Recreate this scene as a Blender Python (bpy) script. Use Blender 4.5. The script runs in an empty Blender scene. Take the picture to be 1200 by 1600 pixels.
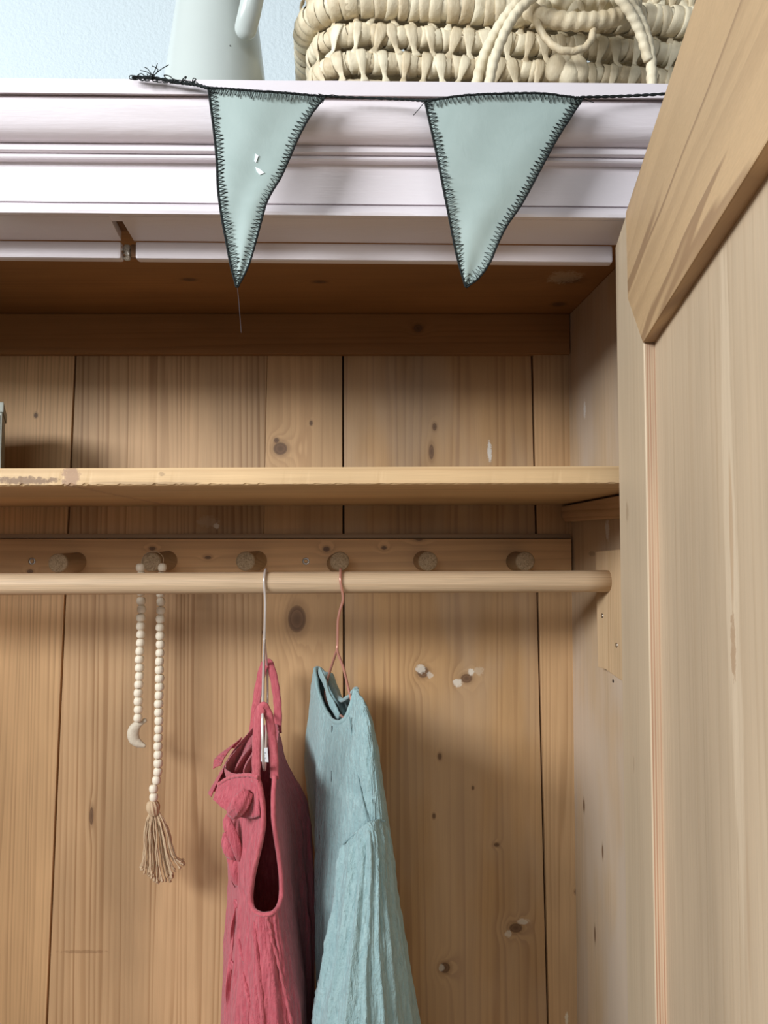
import bpy, bmesh, math, random
from mathutils import Vector, Matrix, noise

random.seed(7)
R = math.radians
S = bpy.context.scene
COL = S.collection

# ------------------------------------------------------------------ camera
F = 1156.0                      # focal length in pixels of the 1200x1600 frame
EYE = Vector((0.0, 0.0, 1.5))
PITCH = math.atan(58 / F)
cam_d = bpy.data.cameras.new('camera')
cam = bpy.data.objects.new('camera', cam_d)
COL.objects.link(cam)
cam.location = EYE
cam.rotation_euler = (R(90) + PITCH, 0, 0)
cam_d.sensor_fit = 'VERTICAL'
cam_d.sensor_height = 24.0
cam_d.sensor_width = 18.0
cam_d.lens = 24.0 * F / 1600
cam_d.clip_start = 0.02
S.camera = cam

# ------------------------------------------------------------------ world and lights
W = bpy.data.worlds.new('world')
S.world = W
W.use_nodes = True
bg = W.node_tree.nodes['Background']
bg.inputs[0].default_value = (0.86, 0.94, 1.0, 1)
bg.inputs[1].default_value = 0.13


def area(name, loc, target, sx, sy, power, col):
    d = bpy.data.lights.new(name, 'AREA')
    d.shape = 'RECTANGLE'
    d.size, d.size_y = sx, sy
    d.energy = power
    d.color = col
    o = bpy.data.objects.new(name, d)
    COL.objects.link(o)
    o.location = loc
    o.rotation_euler = (Vector(target) - Vector(loc)).to_track_quat('-Z', 'Y').to_euler()
    return o


area('window_light_left', (-1.8, -0.75, 2.33), (0.05, 1.1, 1.4), 1.4, 0.58, 76, (0.94, 0.97, 1.0))
area('window_light_front', (-0.2, -2.3, 2.12), (0.0, 1.0, 1.4), 1.3, 0.8, 17, (0.95, 0.98, 1.0))

S.view_settings.view_transform = 'Standard'
S.view_settings.look = 'None'
S.view_settings.exposure = 0.16
S.view_settings.gamma = 1.0
S.view_settings.use_curve_mapping = False

# ------------------------------------------------------------------ geometry helpers
CP, SP = math.cos(PITCH), math.sin(PITCH)


def P(px, py, Y):
    """world point that stands at depth Y behind image position (px, py)"""
    xc, yc = (px - 600) / F, (800 - py) / F
    d = Vector((xc, CP - yc * SP, SP + yc * CP))
    return EYE + d * (Y / d.y)


def proj(p):
    q = p - EYE
    f = q.y * CP + q.z * SP
    u = -q.y * SP + q.z * CP
    return 600 + F * q.x / f, 800 - F * u / f


def Z(py, Y):
    return P(600, py, Y).z


def X(px, Y, py=858):
    return P(px, py, Y).x


WL = {}


def empty(name, loc, label=None, cat=None, group=None, parent=None):
    o = bpy.data.objects.new(name, None)
    COL.objects.link(o)
    o.empty_display_size = 0.05
    loc = Vector(loc)
    if parent:
        o.parent = parent
        o.location = loc - WL[parent]
    else:
        o.location = loc
    WL[o] = loc
    tag(o, label, cat, group)
    return o


def tag(o, label=None, cat=None, group=None, kind=None):
    if label:
        o['label'] = label
    if cat:
        o['category'] = cat
    if group:
        o['group'] = group
    if kind:
        o['kind'] = kind
    return o


def link(name, me, loc, parent=None):
    o = bpy.data.objects.new(name, me)
    COL.objects.link(o)
    loc = Vector(loc)
    if parent:
        o.parent = parent
        o.location = loc - WL[parent]
    else:
        o.location = loc
    WL[o] = loc
    return o


def mesh(name, V, Fc, m, parent=None, smooth=False, center=True, normals=True):
    V = [Vector(v) for v in V]
    c = Vector((0, 0, 0))
    if center and V:
        lo = Vector((min(v.x for v in V), min(v.y for v in V), min(v.z for v in V)))
        hi = Vector((max(v.x for v in V), max(v.y for v in V), max(v.z for v in V)))
        c = (lo + hi) / 2
    me = bpy.data.meshes.new(name)
    me.from_pydata([v - c for v in V], [], Fc)
    if normals:
        bm = bmesh.new()
        bm.from_mesh(me)
        bmesh.ops.recalc_face_normals(bm, faces=bm.faces)
        bm.to_mesh(me)
        bm.free()
    if smooth:
        me.polygons.foreach_set('use_smooth', [True] * len(me.polygons))
    if m:
        me.materials.append(m)
    return link(name, me, c, parent)


class MB:
    def __init__(self):
        self.V, self.F = [], []

    def add(self, V, Fc):
        n = len(self.V)
        self.V += [Vector(v) for v in V]
        self.F += [tuple(i + n for i in f) for f in Fc]
        return self

    def obj(self, name, m, parent=None, smooth=False):
        return mesh(name, self.V, self.F, m, parent, smooth)


def box_vf(x0, x1, y0, y1, z0, z1):
    V = [(x, y, z) for x in (x0, x1) for y in (y0, y1) for z in (z0, z1)]
    Fc = [(0, 1, 3, 2), (4, 6, 7, 5), (0, 4, 5, 1), (2, 3, 7, 6), (0, 2, 6, 4), (1, 5, 7, 3)]
    return V, Fc


def bevel(o, w, seg=2, angle=30):
    bm = bmesh.new()
    bm.from_mesh(o.data)
    es = [e for e in bm.edges if len(e.link_faces) == 2 and e.calc_face_angle(0) > R(angle)]
    bmesh.ops.bevel(bm, geom=es, offset=w, segments=seg, profile=0.6, affect='EDGES', clamp_overlap=True)
    bm.to_mesh(o.data)
    bm.free()
    return o


def box(name, x0, x1, y0, y1, z0, z1, m, parent=None, bev=0.0015):
    V, Fc = box_vf(x0, x1, y0, y1, z0, z1)
    o = mesh(name, V, Fc, m, parent)
    if bev:
        bevel(o, bev)
    return o


def prism(name, pts, m, parent=None, bev=0.0, smooth=False):
    """pts: list of (front, back) vector pairs running round an outline"""
    n = len(pts)
    V = [p[0] for p in pts] + [p[1] for p in pts]
    Fc = [tuple(range(n)), tuple(range(2 * n - 1, n - 1, -1))]
    Fc += [(i, (i + 1) % n, n + (i + 1) % n, n + i) for i in range(n)]
    o = mesh(name, V, Fc, m, parent, smooth)
    if bev:
        bevel(o, bev)
    return o


def cr(pts, n, closed=False):
    """Catmull-Rom through pts, n samples per span"""
    pts = [Vector(p) for p in pts]
    m = len(pts)
    out = []
    spans = m if closed else m - 1
    for i in range(spans):
        if closed:
            a, b, c, d = pts[(i - 1) % m], pts[i], pts[(i + 1) % m], pts[(i + 2) % m]
        else:
            a, b, c, d = pts[max(i - 1, 0)], pts[i], pts[i + 1], pts[min(i + 2, m - 1)]
        for k in range(n):
            t = k / n
            out.append(0.5 * ((2 * b) + (c - a) * t + (2 * a - 5 * b + 4 * c - d) * t * t + (3 * b - a - 3 * c + d) * t ** 3))
    if not closed:
        out.append(pts[-1].copy())
    return out


def tube_vf(path, rad, sides=8, closed=False, cap=True, flat=1.0, flatdir=None):
    """rad: number or f(i, t, angle)"""
    n = len(path)
    V, Fc = [], []
    up = None
    for i, p in enumerate(path):
        if closed:
            t = path[(i + 1) % n] - path[(i - 1) % n]
        else:
            t = path[min(i + 1, n - 1)] - path[max(i - 1, 0)]
        if t.length < 1e-9:
            t = Vector((0, 0, 1))
        t.normalize()
        if up is None:
            up = Vector((0, 0, 1)) if abs(t.z) < 0.9 else Vector((0, 1, 0))
            if flatdir is not None:
                up = Vector(flatdir)
        if flatdir is not None:
            up = Vector(flatdir)
        u = up - t * up.dot(t)
        if u.length < 1e-6:
            u = t.orthogonal()
        u.normalize()
        w = t.cross(u)
        up = u
        for k in range(sides):
            a = 2 * math.pi * k / sides
            r = rad(i, i / max(n - 1, 1), a) if callable(rad) else rad
            V.append(p + u * (math.cos(a) * r * flat) + w * (math.sin(a) * r))
    m = n if closed else n - 1
    for i in range(m):
        for k in range(sides):
            a, b = i * sides + k, i * sides + (k + 1) % sides
            c, d = ((i + 1) % n) * sides + (k + 1) % sides, ((i + 1) % n) * sides + k
            Fc.append((a, b, c, d))
    if cap and not closed:
        Fc.append(tuple(range(sides - 1, -1, -1)))
        Fc.append(tuple(range((n - 1) * sides, n * sides)))
    return V, Fc


def tube(name, path, rad, m, parent=None, sides=8, **k):
    V, Fc = tube_vf(path, rad, sides, **k)
    return mesh(name, V, Fc, m, parent, True)


def lathe_vf(profile, center, axis=Vector((0, 0, 1)), seg=32):
    """profile: list of (r, h)"""
    axis = Vector(axis).normalized()
    u = axis.orthogonal().normalized()
    w = axis.cross(u)
    V, Fc = [], []
    c = Vector(center)
    for r, h in profile:
        for k in range(seg):
            a = 2 * math.pi * k / seg
            V.append(c + axis * h + (u * math.cos(a) + w * math.sin(a)) * max(r, 1e-5))
    for i in range(len(profile) - 1):
        for k in range(seg):
            Fc.append((i * seg + k, i * seg + (k + 1) % seg, (i + 1) * seg + (k + 1) % seg, (i + 1) * seg + k))
    return V, Fc


# ------------------------------------------------------------------ materials
class NT:
    def __init__(self, name):
        self.m = bpy.data.materials.new(name)
        self.m.use_nodes = True
        self.t = self.m.node_tree
        self.b = self.t.nodes['Principled BSDF']

    def n(self, typ, **kw):
        nd = self.t.nodes.new(typ)
        for k, v in kw.items():
            setattr(nd, k, v)
        return nd

    def put(self, sock, v):
        if hasattr(v, 'is_linked') or hasattr(v, 'links'):
            self.t.links.new(v, sock)
        else:
            sock.default_value = v

    def math(self, op, a, b=0.0, c=None, clamp=False):
        nd = self.n('ShaderNodeMath', operation=op)
        nd.use_clamp = clamp
        self.put(nd.inputs[0], a)
        self.put(nd.inputs[1], b)
        if c is not None:
            self.put(nd.inputs[2], c)
        return nd.outputs[0]

    def comb(self, x, y, z):
        nd = self.n('ShaderNodeCombineXYZ')
        for s, v in zip(nd.inputs, (x, y, z)):
            self.put(s, v)
        return nd.outputs[0]

    def noise(self, vec, scale=1.0, detail=3.0, rough=0.5, dist=0.0):
        nd = self.n('ShaderNodeTexNoise')
        self.put(nd.inputs['Vector'], vec)
        nd.inputs['Scale'].default_value = scale
        nd.inputs['Detail'].default_value = detail
        nd.inputs['Roughness'].default_value = rough
        nd.inputs['Distortion'].default_value = dist
        return nd.outputs['Fac']

    def mix(self, fac, a, b, mode='MIX'):
        nd = self.n('ShaderNodeMix', data_type='RGBA', blend_type=mode)
        self.put(nd.inputs['Factor'], fac)
        for s, v in ((nd.inputs[6], a), (nd.inputs[7], b)):
            if isinstance(v, tuple):
                v = (v[0], v[1], v[2], 1)
            self.put(s, v)
        return nd.outputs[2]

    def ramp(self, fac, stops, interp='LINEAR'):
        nd = self.n('ShaderNodeMapRange')
        nd.interpolation_type = 'SMOOTHSTEP' if interp != 'LINEAR' else 'LINEAR'
        self.put(nd.inputs[0], fac)
        nd.inputs[1].default_value, nd.inputs[2].default_value = stops[0]
        nd.inputs[3].default_value, nd.inputs[4].default_value = stops[1]
        return nd.outputs[0]

    def bump(self, h, strength=0.3, dist=0.002, normal=None):
        nd = self.n('ShaderNodeBump')
        nd.inputs['Strength'].default_value = strength
        nd.inputs['Distance'].default_value = dist
        self.put(nd.inputs['Height'], h)
        if normal is not None:
            self.put(nd.inputs['Normal'], normal)
        return nd.outputs[0]

    def pos(self):
        g = self.n('ShaderNodeNewGeometry')
        s = self.n('ShaderNodeSeparateXYZ')
        self.t.links.new(g.outputs['Position'], s.inputs[0])
        return g.outputs['Position'], {'X': s.outputs[0], 'Y': s.outputs[1], 'Z': s.outputs[2]}

    def out(self, col=None, rough=None, normal=None, spec=None, **kw):
        if col is not None:
            if isinstance(col, tuple):
                col = (col[0], col[1], col[2], 1)
            self.put(self.b.inputs['Base Color'], col)
        if rough is not None:
            self.put(self.b.inputs['Roughness'], rough)
        if normal is not None:
            self.put(self.b.inputs['Normal'], normal)
        if spec is not None:
            self.put(self.b.inputs['Specular IOR Level'], spec)
        for k, v in kw.items():
            self.put(self.b.inputs[k], v)
        return self.m


def pine(name, L='Z', Wd='X', light=(0.50, 0.335, 0.185), late=(0.30, 0.165, 0.075), knots=(), spots=(),
         w0=0.0, l0=0.0, c=0.06, ring=85.0, wob=0.012, contrast=0.5, seed=0.0, rough=0.5, tone=0.25, fibre=0.12,
         cool=None, knotcol=(0.12, 0.065, 0.035)):
    """pine board: growth rings as shells round an axis at w0, flame tips near l0, knots bend the rings"""
    t = NT(name)
    pos, ax = t.pos()
    D = [a for a in 'XYZ' if a not in (L, Wd)][0]
    l, w, d = ax[L], ax[Wd], ax[D]
    vec = t.comb(t.math('MULTIPLY_ADD', w, 1.0, seed), t.math('MULTIPLY', d, 1.0), t.math('MULTIPLY', l, 0.07))
    wv = t.noise(vec, 13.0, 2.0, 0.5)
    ww = t.math('ADD', w, t.math('MULTIPLY', t.math('SUBTRACT', wv, 0.5), wob * 2))
    ww = t.math('ADD', ww, t.math('MULTIPLY', d, 0.55))
    a = t.math('SUBTRACT', ww, w0)
    bL = t.math('MULTIPLY', t.math('SUBTRACT', l, l0), c)
    g = t.math('SQRT', t.math('ADD', t.math('MULTIPLY', a, a), t.math('MULTIPLY', bL, bL)))
    g = t.math('MULTIPLY', g, ring)
    ds = []
    for (kw, kl, rw, rl, amp) in knots:
        x = t.math('DIVIDE', t.math('SUBTRACT', w, kw), rw)
        y = t.math('DIVIDE', t.math('SUBTRACT', l, kl), rl)
        d2 = t.math('ADD', t.math('MULTIPLY', x, x), t.math('MULTIPLY', y, y))
        ds.append((d2, amp))
        e = t.math('POWER', 2.718, t.math('MULTIPLY', d2, -0.22))
        g = t.math('ADD', g, t.math('MULTIPLY', e, 2.6 * amp))
    g = t.math('ADD', g, t.math('MULTIPLY', t.noise(t.comb(t.math('MULTIPLY_ADD', a, 1.0, seed), 0.0, t.math('MULTIPLY', l, 0.02)), 26.0, 2.0, 0.5), 5.0))
    wn = t.n('ShaderNodeTexWhiteNoise', noise_dimensions='1D')
    t.put(wn.inputs['W'], t.math('ADD', t.math('FLOOR', g), seed))
    ringv = t.math('MULTIPLY_ADD', wn.outputs['Value'], 1.25, 0.2)
    fr = t.math('FRACT', g)
    # slow rise, sharp fall, like latewood
    up = t.ramp(fr, ((0.25, 0.88), (0, 1)), 'S')
    dn = t.ramp(fr, ((0.90, 1.0), (1, 0)))
    late_f = t.math('MULTIPLY', t.math('MULTIPLY', up, dn), ringv)
    # ring strength varies over the board
    str_n = t.noise(t.comb(t.math('ADD', w, seed + 3), t.math('MULTIPLY', l, 0.25), 0.0), 9.0, 2.0, 0.5)
    late_f = t.math('MULTIPLY', late_f, t.ramp(str_n, ((0.3, 0.7), (0.35 * contrast, 1.5 * contrast))), clamp=True)
    fib = t.noise(t.comb(t.math('MULTIPLY', w, 1.0), t.math('MULTIPLY', d, 1.0), t.math('MULTIPLY', l, 0.02)), 620.0, 2.0, 0.6)
    big = t.noise(t.comb(t.math('MULTIPLY_ADD', w, 1.0, seed * 2), d, t.math('MULTIPLY', l, 0.3)), 6.0, 3.0, 0.55)
    col = t.mix(late_f, light, late)
    dark = tuple(x * 0.62 for x in light)
    col = t.mix(t.ramp(fib, ((0.3, 0.7), (0, fibre * 2))), col, dark)
    mul = t.ramp(big, ((0.3, 0.7), (1.0 - tone, 1.0 + tone)))
    mc = t.n('ShaderNodeCombineXYZ')
    for s in mc.inputs:
        t.t.links.new(mul, s)
    col = t.mix(1.0, col, mc.outputs[0], 'MULTIPLY')
    if cool:
        cn = t.noise(t.comb(t.math('ADD', w, seed + 9), t.math('ADD', d, 1.0), t.math('MULTIPLY', l, 0.35)), 7.0, 3.0, 0.6)
        col = t.mix(t.ramp(cn, ((0.4, 0.62), (0, cool[1])), 'S'), col, cool[0])
    for d2, amp in ds:
        halo = t.ramp(d2, ((3.2, 0.9), (0, 0.45)), 'S')
        col = t.mix(halo, col, tuple(x * 0.62 for x in late))
        core = t.ramp(d2, ((1.15, 0.75), (0, 0.9)), 'S')
        kn = t.math('FRACT', t.math('MULTIPLY', d2, 2.3))
        kc = t.mix(kn, knotcol, tuple(x * 1.7 for x in knotcol))
        col = t.mix(core, col, kc)
    for (kw, kl, rw, rl, sc, st) in spots:          # scuffs, filler and stains with a shape of their own
        x = t.math('DIVIDE', t.math('SUBTRACT', w, kw), rw)
        y = t.math('DIVIDE', t.math('SUBTRACT', l, kl), rl)
        rr = t.math('ADD', t.math('MULTIPLY', x, x), t.math('MULTIPLY', y, y))
        nn = t.noise(t.comb(t.math('MULTIPLY', w, 1.0), d, t.math('MULTIPLY', l, 0.08)), 160.0, 3.0, 0.7) if rl > 10 * rw else t.noise(pos, 160.0, 3.0, 0.7)
        rr = t.math('ADD', rr, t.math('MULTIPLY', t.math('SUBTRACT', nn, 0.5), 2.6))
        col = t.mix(t.ramp(rr, ((1.0, 0.3), (0, st)), 'S'), col, sc)
    h = t.math('ADD', t.math('MULTIPLY', late_f, 0.6), t.math('MULTIPLY', fib, 0.5))
    return t.out(col, rough, t.bump(h, 0.25, 0.0008), 0.3)


def plain(name, col, rough=0.5, metal=0.0, var=0.08, bscale=200.0, bstr=0.1, bdist=0.001, spec=0.4, **kw):
    t = NT(name)
    pos, ax = t.pos()
    nn = t.noise(pos, 25.0, 3.0)
    c2 = t.mix(nn, tuple(x * (1 - var) for x in col), tuple(min(1, x * (1 + var)) for x in col))
    hb = t.noise(pos, bscale, 3.0)
    return t.out(c2, rough, t.bump(hb, bstr, bdist), spec, Metallic=metal, **kw)


def painted():
    t = NT('pale_pink_paint')
    pos, ax = t.pos()
    brush = t.noise(t.comb(t.math('MULTIPLY', ax['X'], 0.06), ax['Y'], ax['Z']), 420.0, 3.0, 0.6)
    drips = t.noise(t.comb(t.math('MULTIPLY', ax['X'], 0.35), ax['Y'], ax['Z']), 34.0, 3.0, 0.6, 0.6)
    c = t.mix(t.noise(pos, 9.0, 2.0), (0.765, 0.70, 0.73), (0.805, 0.75, 0.775))
    h = t.math('ADD', t.math('MULTIPLY', brush, 0.3), drips)
    return t.out(c, 0.32, t.bump(h, 0.35, 0.0022), 0.5)


def muslin(name, col, dark, scale=90.0, crinkle=1.0):
    """double gauze: fine weave plus crinkled ridges running down the cloth"""
    t = NT(name)
    pos, ax = t.pos()
    v = t.comb(ax['X'], ax['Y'], t.math('MULTIPLY', ax['Z'], 0.22))
    r1 = t.noise(v, scale * 2.6, 2.5, 0.6, 0.6)
    r2 = t.noise(pos, scale * 2.2, 3.0, 0.6, 0.4)
    wv = t.noise(pos, 1500.0, 1.0)
    h = t.math('ADD', t.math('MULTIPLY', r1, 1.0), t.math('MULTIPLY', r2, 0.6))
    h = t.math('ADD', h, t.math('MULTIPLY', wv, 0.12))
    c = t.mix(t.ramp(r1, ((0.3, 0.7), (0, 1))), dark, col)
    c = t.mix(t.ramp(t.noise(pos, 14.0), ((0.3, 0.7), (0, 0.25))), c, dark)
    return t.out(c, 0.9, t.bump(h, 0.55 * crinkle, 0.003), 0.15, **{'Sheen Weight': 0.25, 'Sheen Roughness': 0.5})


def leaf_mat():
    t = NT('dry_palm_leaf')
    pos, ax = t.pos()
    oi = t.n('ShaderNodeObjectInfo')
    rnd = oi.outputs['Random']
    st = t.noise(t.comb(ax['X'], ax['Y'], t.math('MULTIPLY', ax['Z'], 0.18)), 260.0, 3.0, 0.6, 0.3)
    c = t.mix(rnd, (0.58, 0.46, 0.29), (0.86, 0.78, 0.58))
    c = t.mix(t.ramp(st, ((0.35, 0.7), (0, 0.55))), c, (0.82, 0.73, 0.53))
    c = t.mix(t.ramp(t.noise(pos, 45.0), ((0.5, 0.75), (0, 0.5))), c, (0.40, 0.29, 0.15))
    return t.out(c, 0.55, t.bump(st, 0.4, 0.0015), 0.35)


def wall_mat():
    t = NT('textured_white_wall')
    pos, ax = t.pos()
    n1 = t.noise(pos, 130.0, 3.0, 0.6)
    n2 = t.noise(pos, 30.0, 2.0)
    h = t.math('ADD', n1, t.math('MULTIPLY', n2, 0.4))
    return t.out((0.64, 0.725, 0.755), 0.8, t.bump(h, 0.5, 0.004), 0.2)


M = {}
M['paint'] = painted()
M['wall'] = wall_mat()
M['leaf'] = leaf_mat()
M['jug'] = plain('cream_enamel', (0.52, 0.57, 0.54), 0.25, var=0.03, bscale=20, bstr=0.05, spec=0.5)
M['chip'] = plain('enamel_chip', (0.10, 0.11, 0.11), 0.6)
M['steel'] = plain('brushed_wire', (0.76, 0.70, 0.66), 0.3, 0.45, bstr=0.03)
M['copper'] = plain('copper_wire', (0.74, 0.37, 0.29), 0.3, 0.6, bstr=0.03)
M['screw'] = plain('screw_metal', (0.45, 0.43, 0.40), 0.35, 1.0)
M['dark'] = plain('dark_gap', (0.03, 0.02, 0.015), 0.9)
M['thread'] = plain('black_thread', (0.012, 0.016, 0.016), 0.85, bscale=2500, bstr=0.6)
M['bead'] = plain('pale_wood_bead', (0.80, 0.71, 0.56), 0.5, var=0.06, bscale=500, bstr=0.1)
M['clay'] = plain('clay_moon', (0.60, 0.52, 0.40), 0.6, var=0.12, bscale=160, bstr=0.5, bdist=0.002)
M['jute'] = plain('jute_twine', (0.58, 0.42, 0.26), 0.85, var=0.15, bscale=1500, bstr=0.6)
M['card'] = plain('grey_tin', (0.33, 0.34, 0.29), 0.5)
M['cardlight'] = plain('pale_tin_front', (0.70, 0.72, 0.68), 0.4)
M['tag'] = plain('white_care_tag', (0.80, 0.83, 0.85), 0.6)
M['print'] = plain('grey_print', (0.35, 0.38, 0.42), 0.7)
M['filler'] = plain('white_filler', (0.80, 0.76, 0.70), 0.7, bscale=350, bstr=0.8, bdist=0.003)
M['pennant'] = None


def pennant_mat():
    t = NT('sage_oilcloth')
    pos, ax = t.pos()
    cl = t.noise(pos, 16.0, 3.0, 0.6, 0.5)
    c = t.mix(t.ramp(cl, ((0.3, 0.7), (0, 1))), (0.325, 0.405, 0.38), (0.375, 0.46, 0.435))
    cr_ = t.noise(t.comb(ax['X'], ax['Y'], t.math('MULTIPLY', ax['Z'], 0.6)), 60.0, 4.0, 0.6, 1.2)
    wv = t.noise(pos, 1400.0, 1.0)
    return t.out(c, 0.6, t.bump(t.math('ADD', cr_, t.math('MULTIPLY', wv, 0.08)), 0.12, 0.002), 0.25)


M['pennant'] = pennant_mat()
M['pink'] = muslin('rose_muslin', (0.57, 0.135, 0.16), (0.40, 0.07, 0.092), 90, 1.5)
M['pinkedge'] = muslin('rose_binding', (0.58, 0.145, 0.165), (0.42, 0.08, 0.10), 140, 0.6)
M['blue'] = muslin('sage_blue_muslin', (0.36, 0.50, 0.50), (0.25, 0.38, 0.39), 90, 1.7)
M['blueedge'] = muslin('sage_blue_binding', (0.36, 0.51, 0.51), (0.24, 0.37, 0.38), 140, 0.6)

WARM = (0.69, 0.43, 0.215)
LATE = (0.40, 0.225, 0.105)


def K(px, py, Y, rx, ry, amp=1.0):
    p = P(px, py, Y)
    return (p.x, p.z, rx * Y / F, ry * Y / F, amp)


def SPT(px, py, Y, rx, ry, col, st):
    p = P(px, py, Y)
    return (p.x, p.z, rx * Y / F, ry * Y / F, col, st)


YB = 1.30                      # face of the back boards
FILL = (0.78, 0.72, 0.62)
STAIN = (0.20, 0.10, 0.045)

# ------------------------------------------------------------------ setting
wall = box('wall_back', -2.2, 2.2, 1.40, 1.48, 0, 3.2, M['wall'], None, 0)
wall['kind'] = 'structure'
fl = box('floor', -2.2, 2.2, -2.6, 1.48, -0.06, 0.0,
         pine('floor_boards', 'Y', 'X', (0.24, 0.15, 0.085), (0.16, 0.09, 0.045), ring=40), None, 0)
fl['kind'] = 'structure'

# ------------------------------------------------------------------ wardrobe
XL = -0.98
SIDE_B = X(891, YB)                       # right side wall at the back
SLOPE = 0.062


def side_x(Y):
    return SIDE_B + SLOPE * (YB - Y)


wd = empty('wardrobe', (-0.3, 1.1, 0.0),
           'tall stripped pine wardrobe with open door and pale pink painted cornice', 'wardrobe')
ZCEIL = Z(490, 1.285)
ZTOP = Z(127, 0.735) - 0.004

# back boards: seams at the pixel columns read off the photograph
seams = [(-260, -260), (112, 90), (415, 404), (535, 541), (834, 848)]
bw = [
    pine('back_board_far_left', light=WARM, late=LATE, w0=-0.9, ring=120, seed=5),
    pine('back_board_left', light=(0.69, 0.43, 0.215), late=LATE, w0=-0.72, l0=3.0, ring=150, seed=1.3, contrast=0.42,
         knots=[K(56, 649, YB, 3, 4, 0.1)], spots=[SPT(150, 1498, YB, 45, 5, STAIN, 0.3)]),
    pine('back_board_middle', light=(0.60, 0.38, 0.20), late=LATE, w0=X(250, YB), l0=0.35, c=0.055, ring=88, seed=2.6,
         contrast=1.0, wob=0.008,
         knots=[K(143, 1275, YB, 3, 14, 0.3)],
         spots=[SPT(338, 822, YB, 5, 5, FILL, 0.9), SPT(325, 815, YB, 20, 10, (0.6, 0.5, 0.4), 0.3),
                SPT(130, 1487, YB, 42, 3, STAIN, 0.4)]),
    pine('back_board_flat_sawn', light=(0.585, 0.365, 0.185), late=LATE, w0=X(470, YB), l0=0.9, c=0.03, ring=60, seed=14.2, contrast=0.5, wob=0.008,
         knots=[K(438, 701, YB, 11, 10, 1.0), K(464, 967, YB, 14, 21, 1.3), K(486, 661, YB, 2.5, 4, 0.1), K(432, 688, YB, 4, 4, 0.3), K(408, 988, YB, 3, 3, 0.1)]),
    pine('back_board_right', cool=((0.55, 0.42, 0.30), 0.3), light=(0.53, 0.32, 0.15), late=LATE, w0=X(684, YB), l0=0.6, c=0.032, ring=58, seed=4.1,
         contrast=0.8, wob=0.010,
         knots=[K(679, 667, YB, 3.5, 6, 0.6), K(674, 706, YB, 4, 12, 0.7), K(661, 1050, YB, 9, 9, 0.9),
                K(729, 1060, YB, 9, 7, 0.9), K(806, 1450, YB, 10, 7, 0.9), K(695, 1512, YB, 8, 8, 0.8),
                K(687, 1182, YB, 3, 5, 0.4), K(776, 1320, YB, 4, 3, 0.4), K(678, 1275, YB, 2.5, 4, 0.3),
                K(739, 1231, YB, 2, 3, 0.2)],
         spots=[SPT(657, 1045, YB, 9, 8, FILL, 0.7), SPT(672, 1055, YB, 6, 6, FILL, 0.5), SPT(715, 1067, YB, 9, 7, FILL, 0.75), SPT(736, 1050, YB, 6, 6, FILL, 0.8), SPT(748, 1048, YB, 9, 8, (0.6, 0.48, 0.35), 0.5),
                SPT(818, 1440, YB, 11, 5, FILL, 0.55), SPT(794, 1459, YB, 6, 6, FILL, 0.55), SPT(690, 1512, YB, 5, 6, FILL, 0.6),
                SPT(765, 706, YB, 4, 19, (0.8, 0.78, 0.72), 0.8)]),
    pine('back_stile', light=(0.64, 0.40, 0.205), late=(0.42, 0.24, 0.11), w0=0.18, l0=2.5, ring=120, seed=7.7, contrast=0.4,
         knots=[K(900, 1391, YB, 4, 4, 0.5)],
         spots=[SPT(898, 1061, YB, 4, 15, (0.8, 0.7, 0.5), 0.9), SPT(884, 1588, YB, 3, 14, (0.75, 0.66, 0.5), 0.8)]),
]


def seam_x(s, z):
    a, b = s
    za, zb = Z(560, YB), Z(1600, YB)
    t = (za - z) / (za - zb)
    px = a + (b - a) * t
    return (px - 600) / F * YB


zb0, zb1 = 0.10, ZCEIL + 0.02
for i in range(5):
    l_ = seams[i]
    if i < 4:
        r_ = seams[i + 1]
        g0 = 0.0002 if i == 2 else 0.0017
        gap = 0.0002 if i == 1 else 0.0017
        pts = [(seam_x(l_, zb0) + g0, zb0), (seam_x(r_, zb0) - gap, zb0), (seam_x(r_, zb1) - gap, zb1), (seam_x(l_, zb1) + g0, zb1)]
        mat = bw[i + 1]
        y0 = YB
    else:
        pts = [(seam_x(l_, zb0) + 0.0008, zb0), (SIDE_B + 0.012, zb0), (SIDE_B + 0.012, zb1), (seam_x(l_, zb1) + 0.0008, zb1)]
        mat = bw[5]
        y0 = YB - 0.006
    prism('back_board', [((x, y0, z), (x, YB + 0.018, z)) for x, z in pts], mat, wd, 0.0012)
box('back_board', XL, seam_x(seams[0], 1.0) - 0.0016, YB, YB + 0.018, zb0, zb1, bw[0], wd, 0.001)
box('backing_sheet', XL, SIDE_B + 0.012, YB + 0.0185, YB + 0.022, zb0, zb1, plain('seam_brown', (0.09, 0.05, 0.025), 0.9), wd, 0)

# top rail of the back
dk = dict(light=(0.40, 0.20, 0.075), late=(0.26, 0.12, 0.045), contrast=0.35)  # shade under the wardrobe top is put into this darker, redder colour
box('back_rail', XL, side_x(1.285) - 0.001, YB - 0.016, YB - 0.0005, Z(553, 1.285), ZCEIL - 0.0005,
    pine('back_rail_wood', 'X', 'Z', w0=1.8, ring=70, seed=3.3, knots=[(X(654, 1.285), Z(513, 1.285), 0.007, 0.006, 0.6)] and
         [(Z(513, 1.285), X(654, 1.285), 0.007, 0.008, 0.6)], **dk), wd, 0.001)
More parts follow.
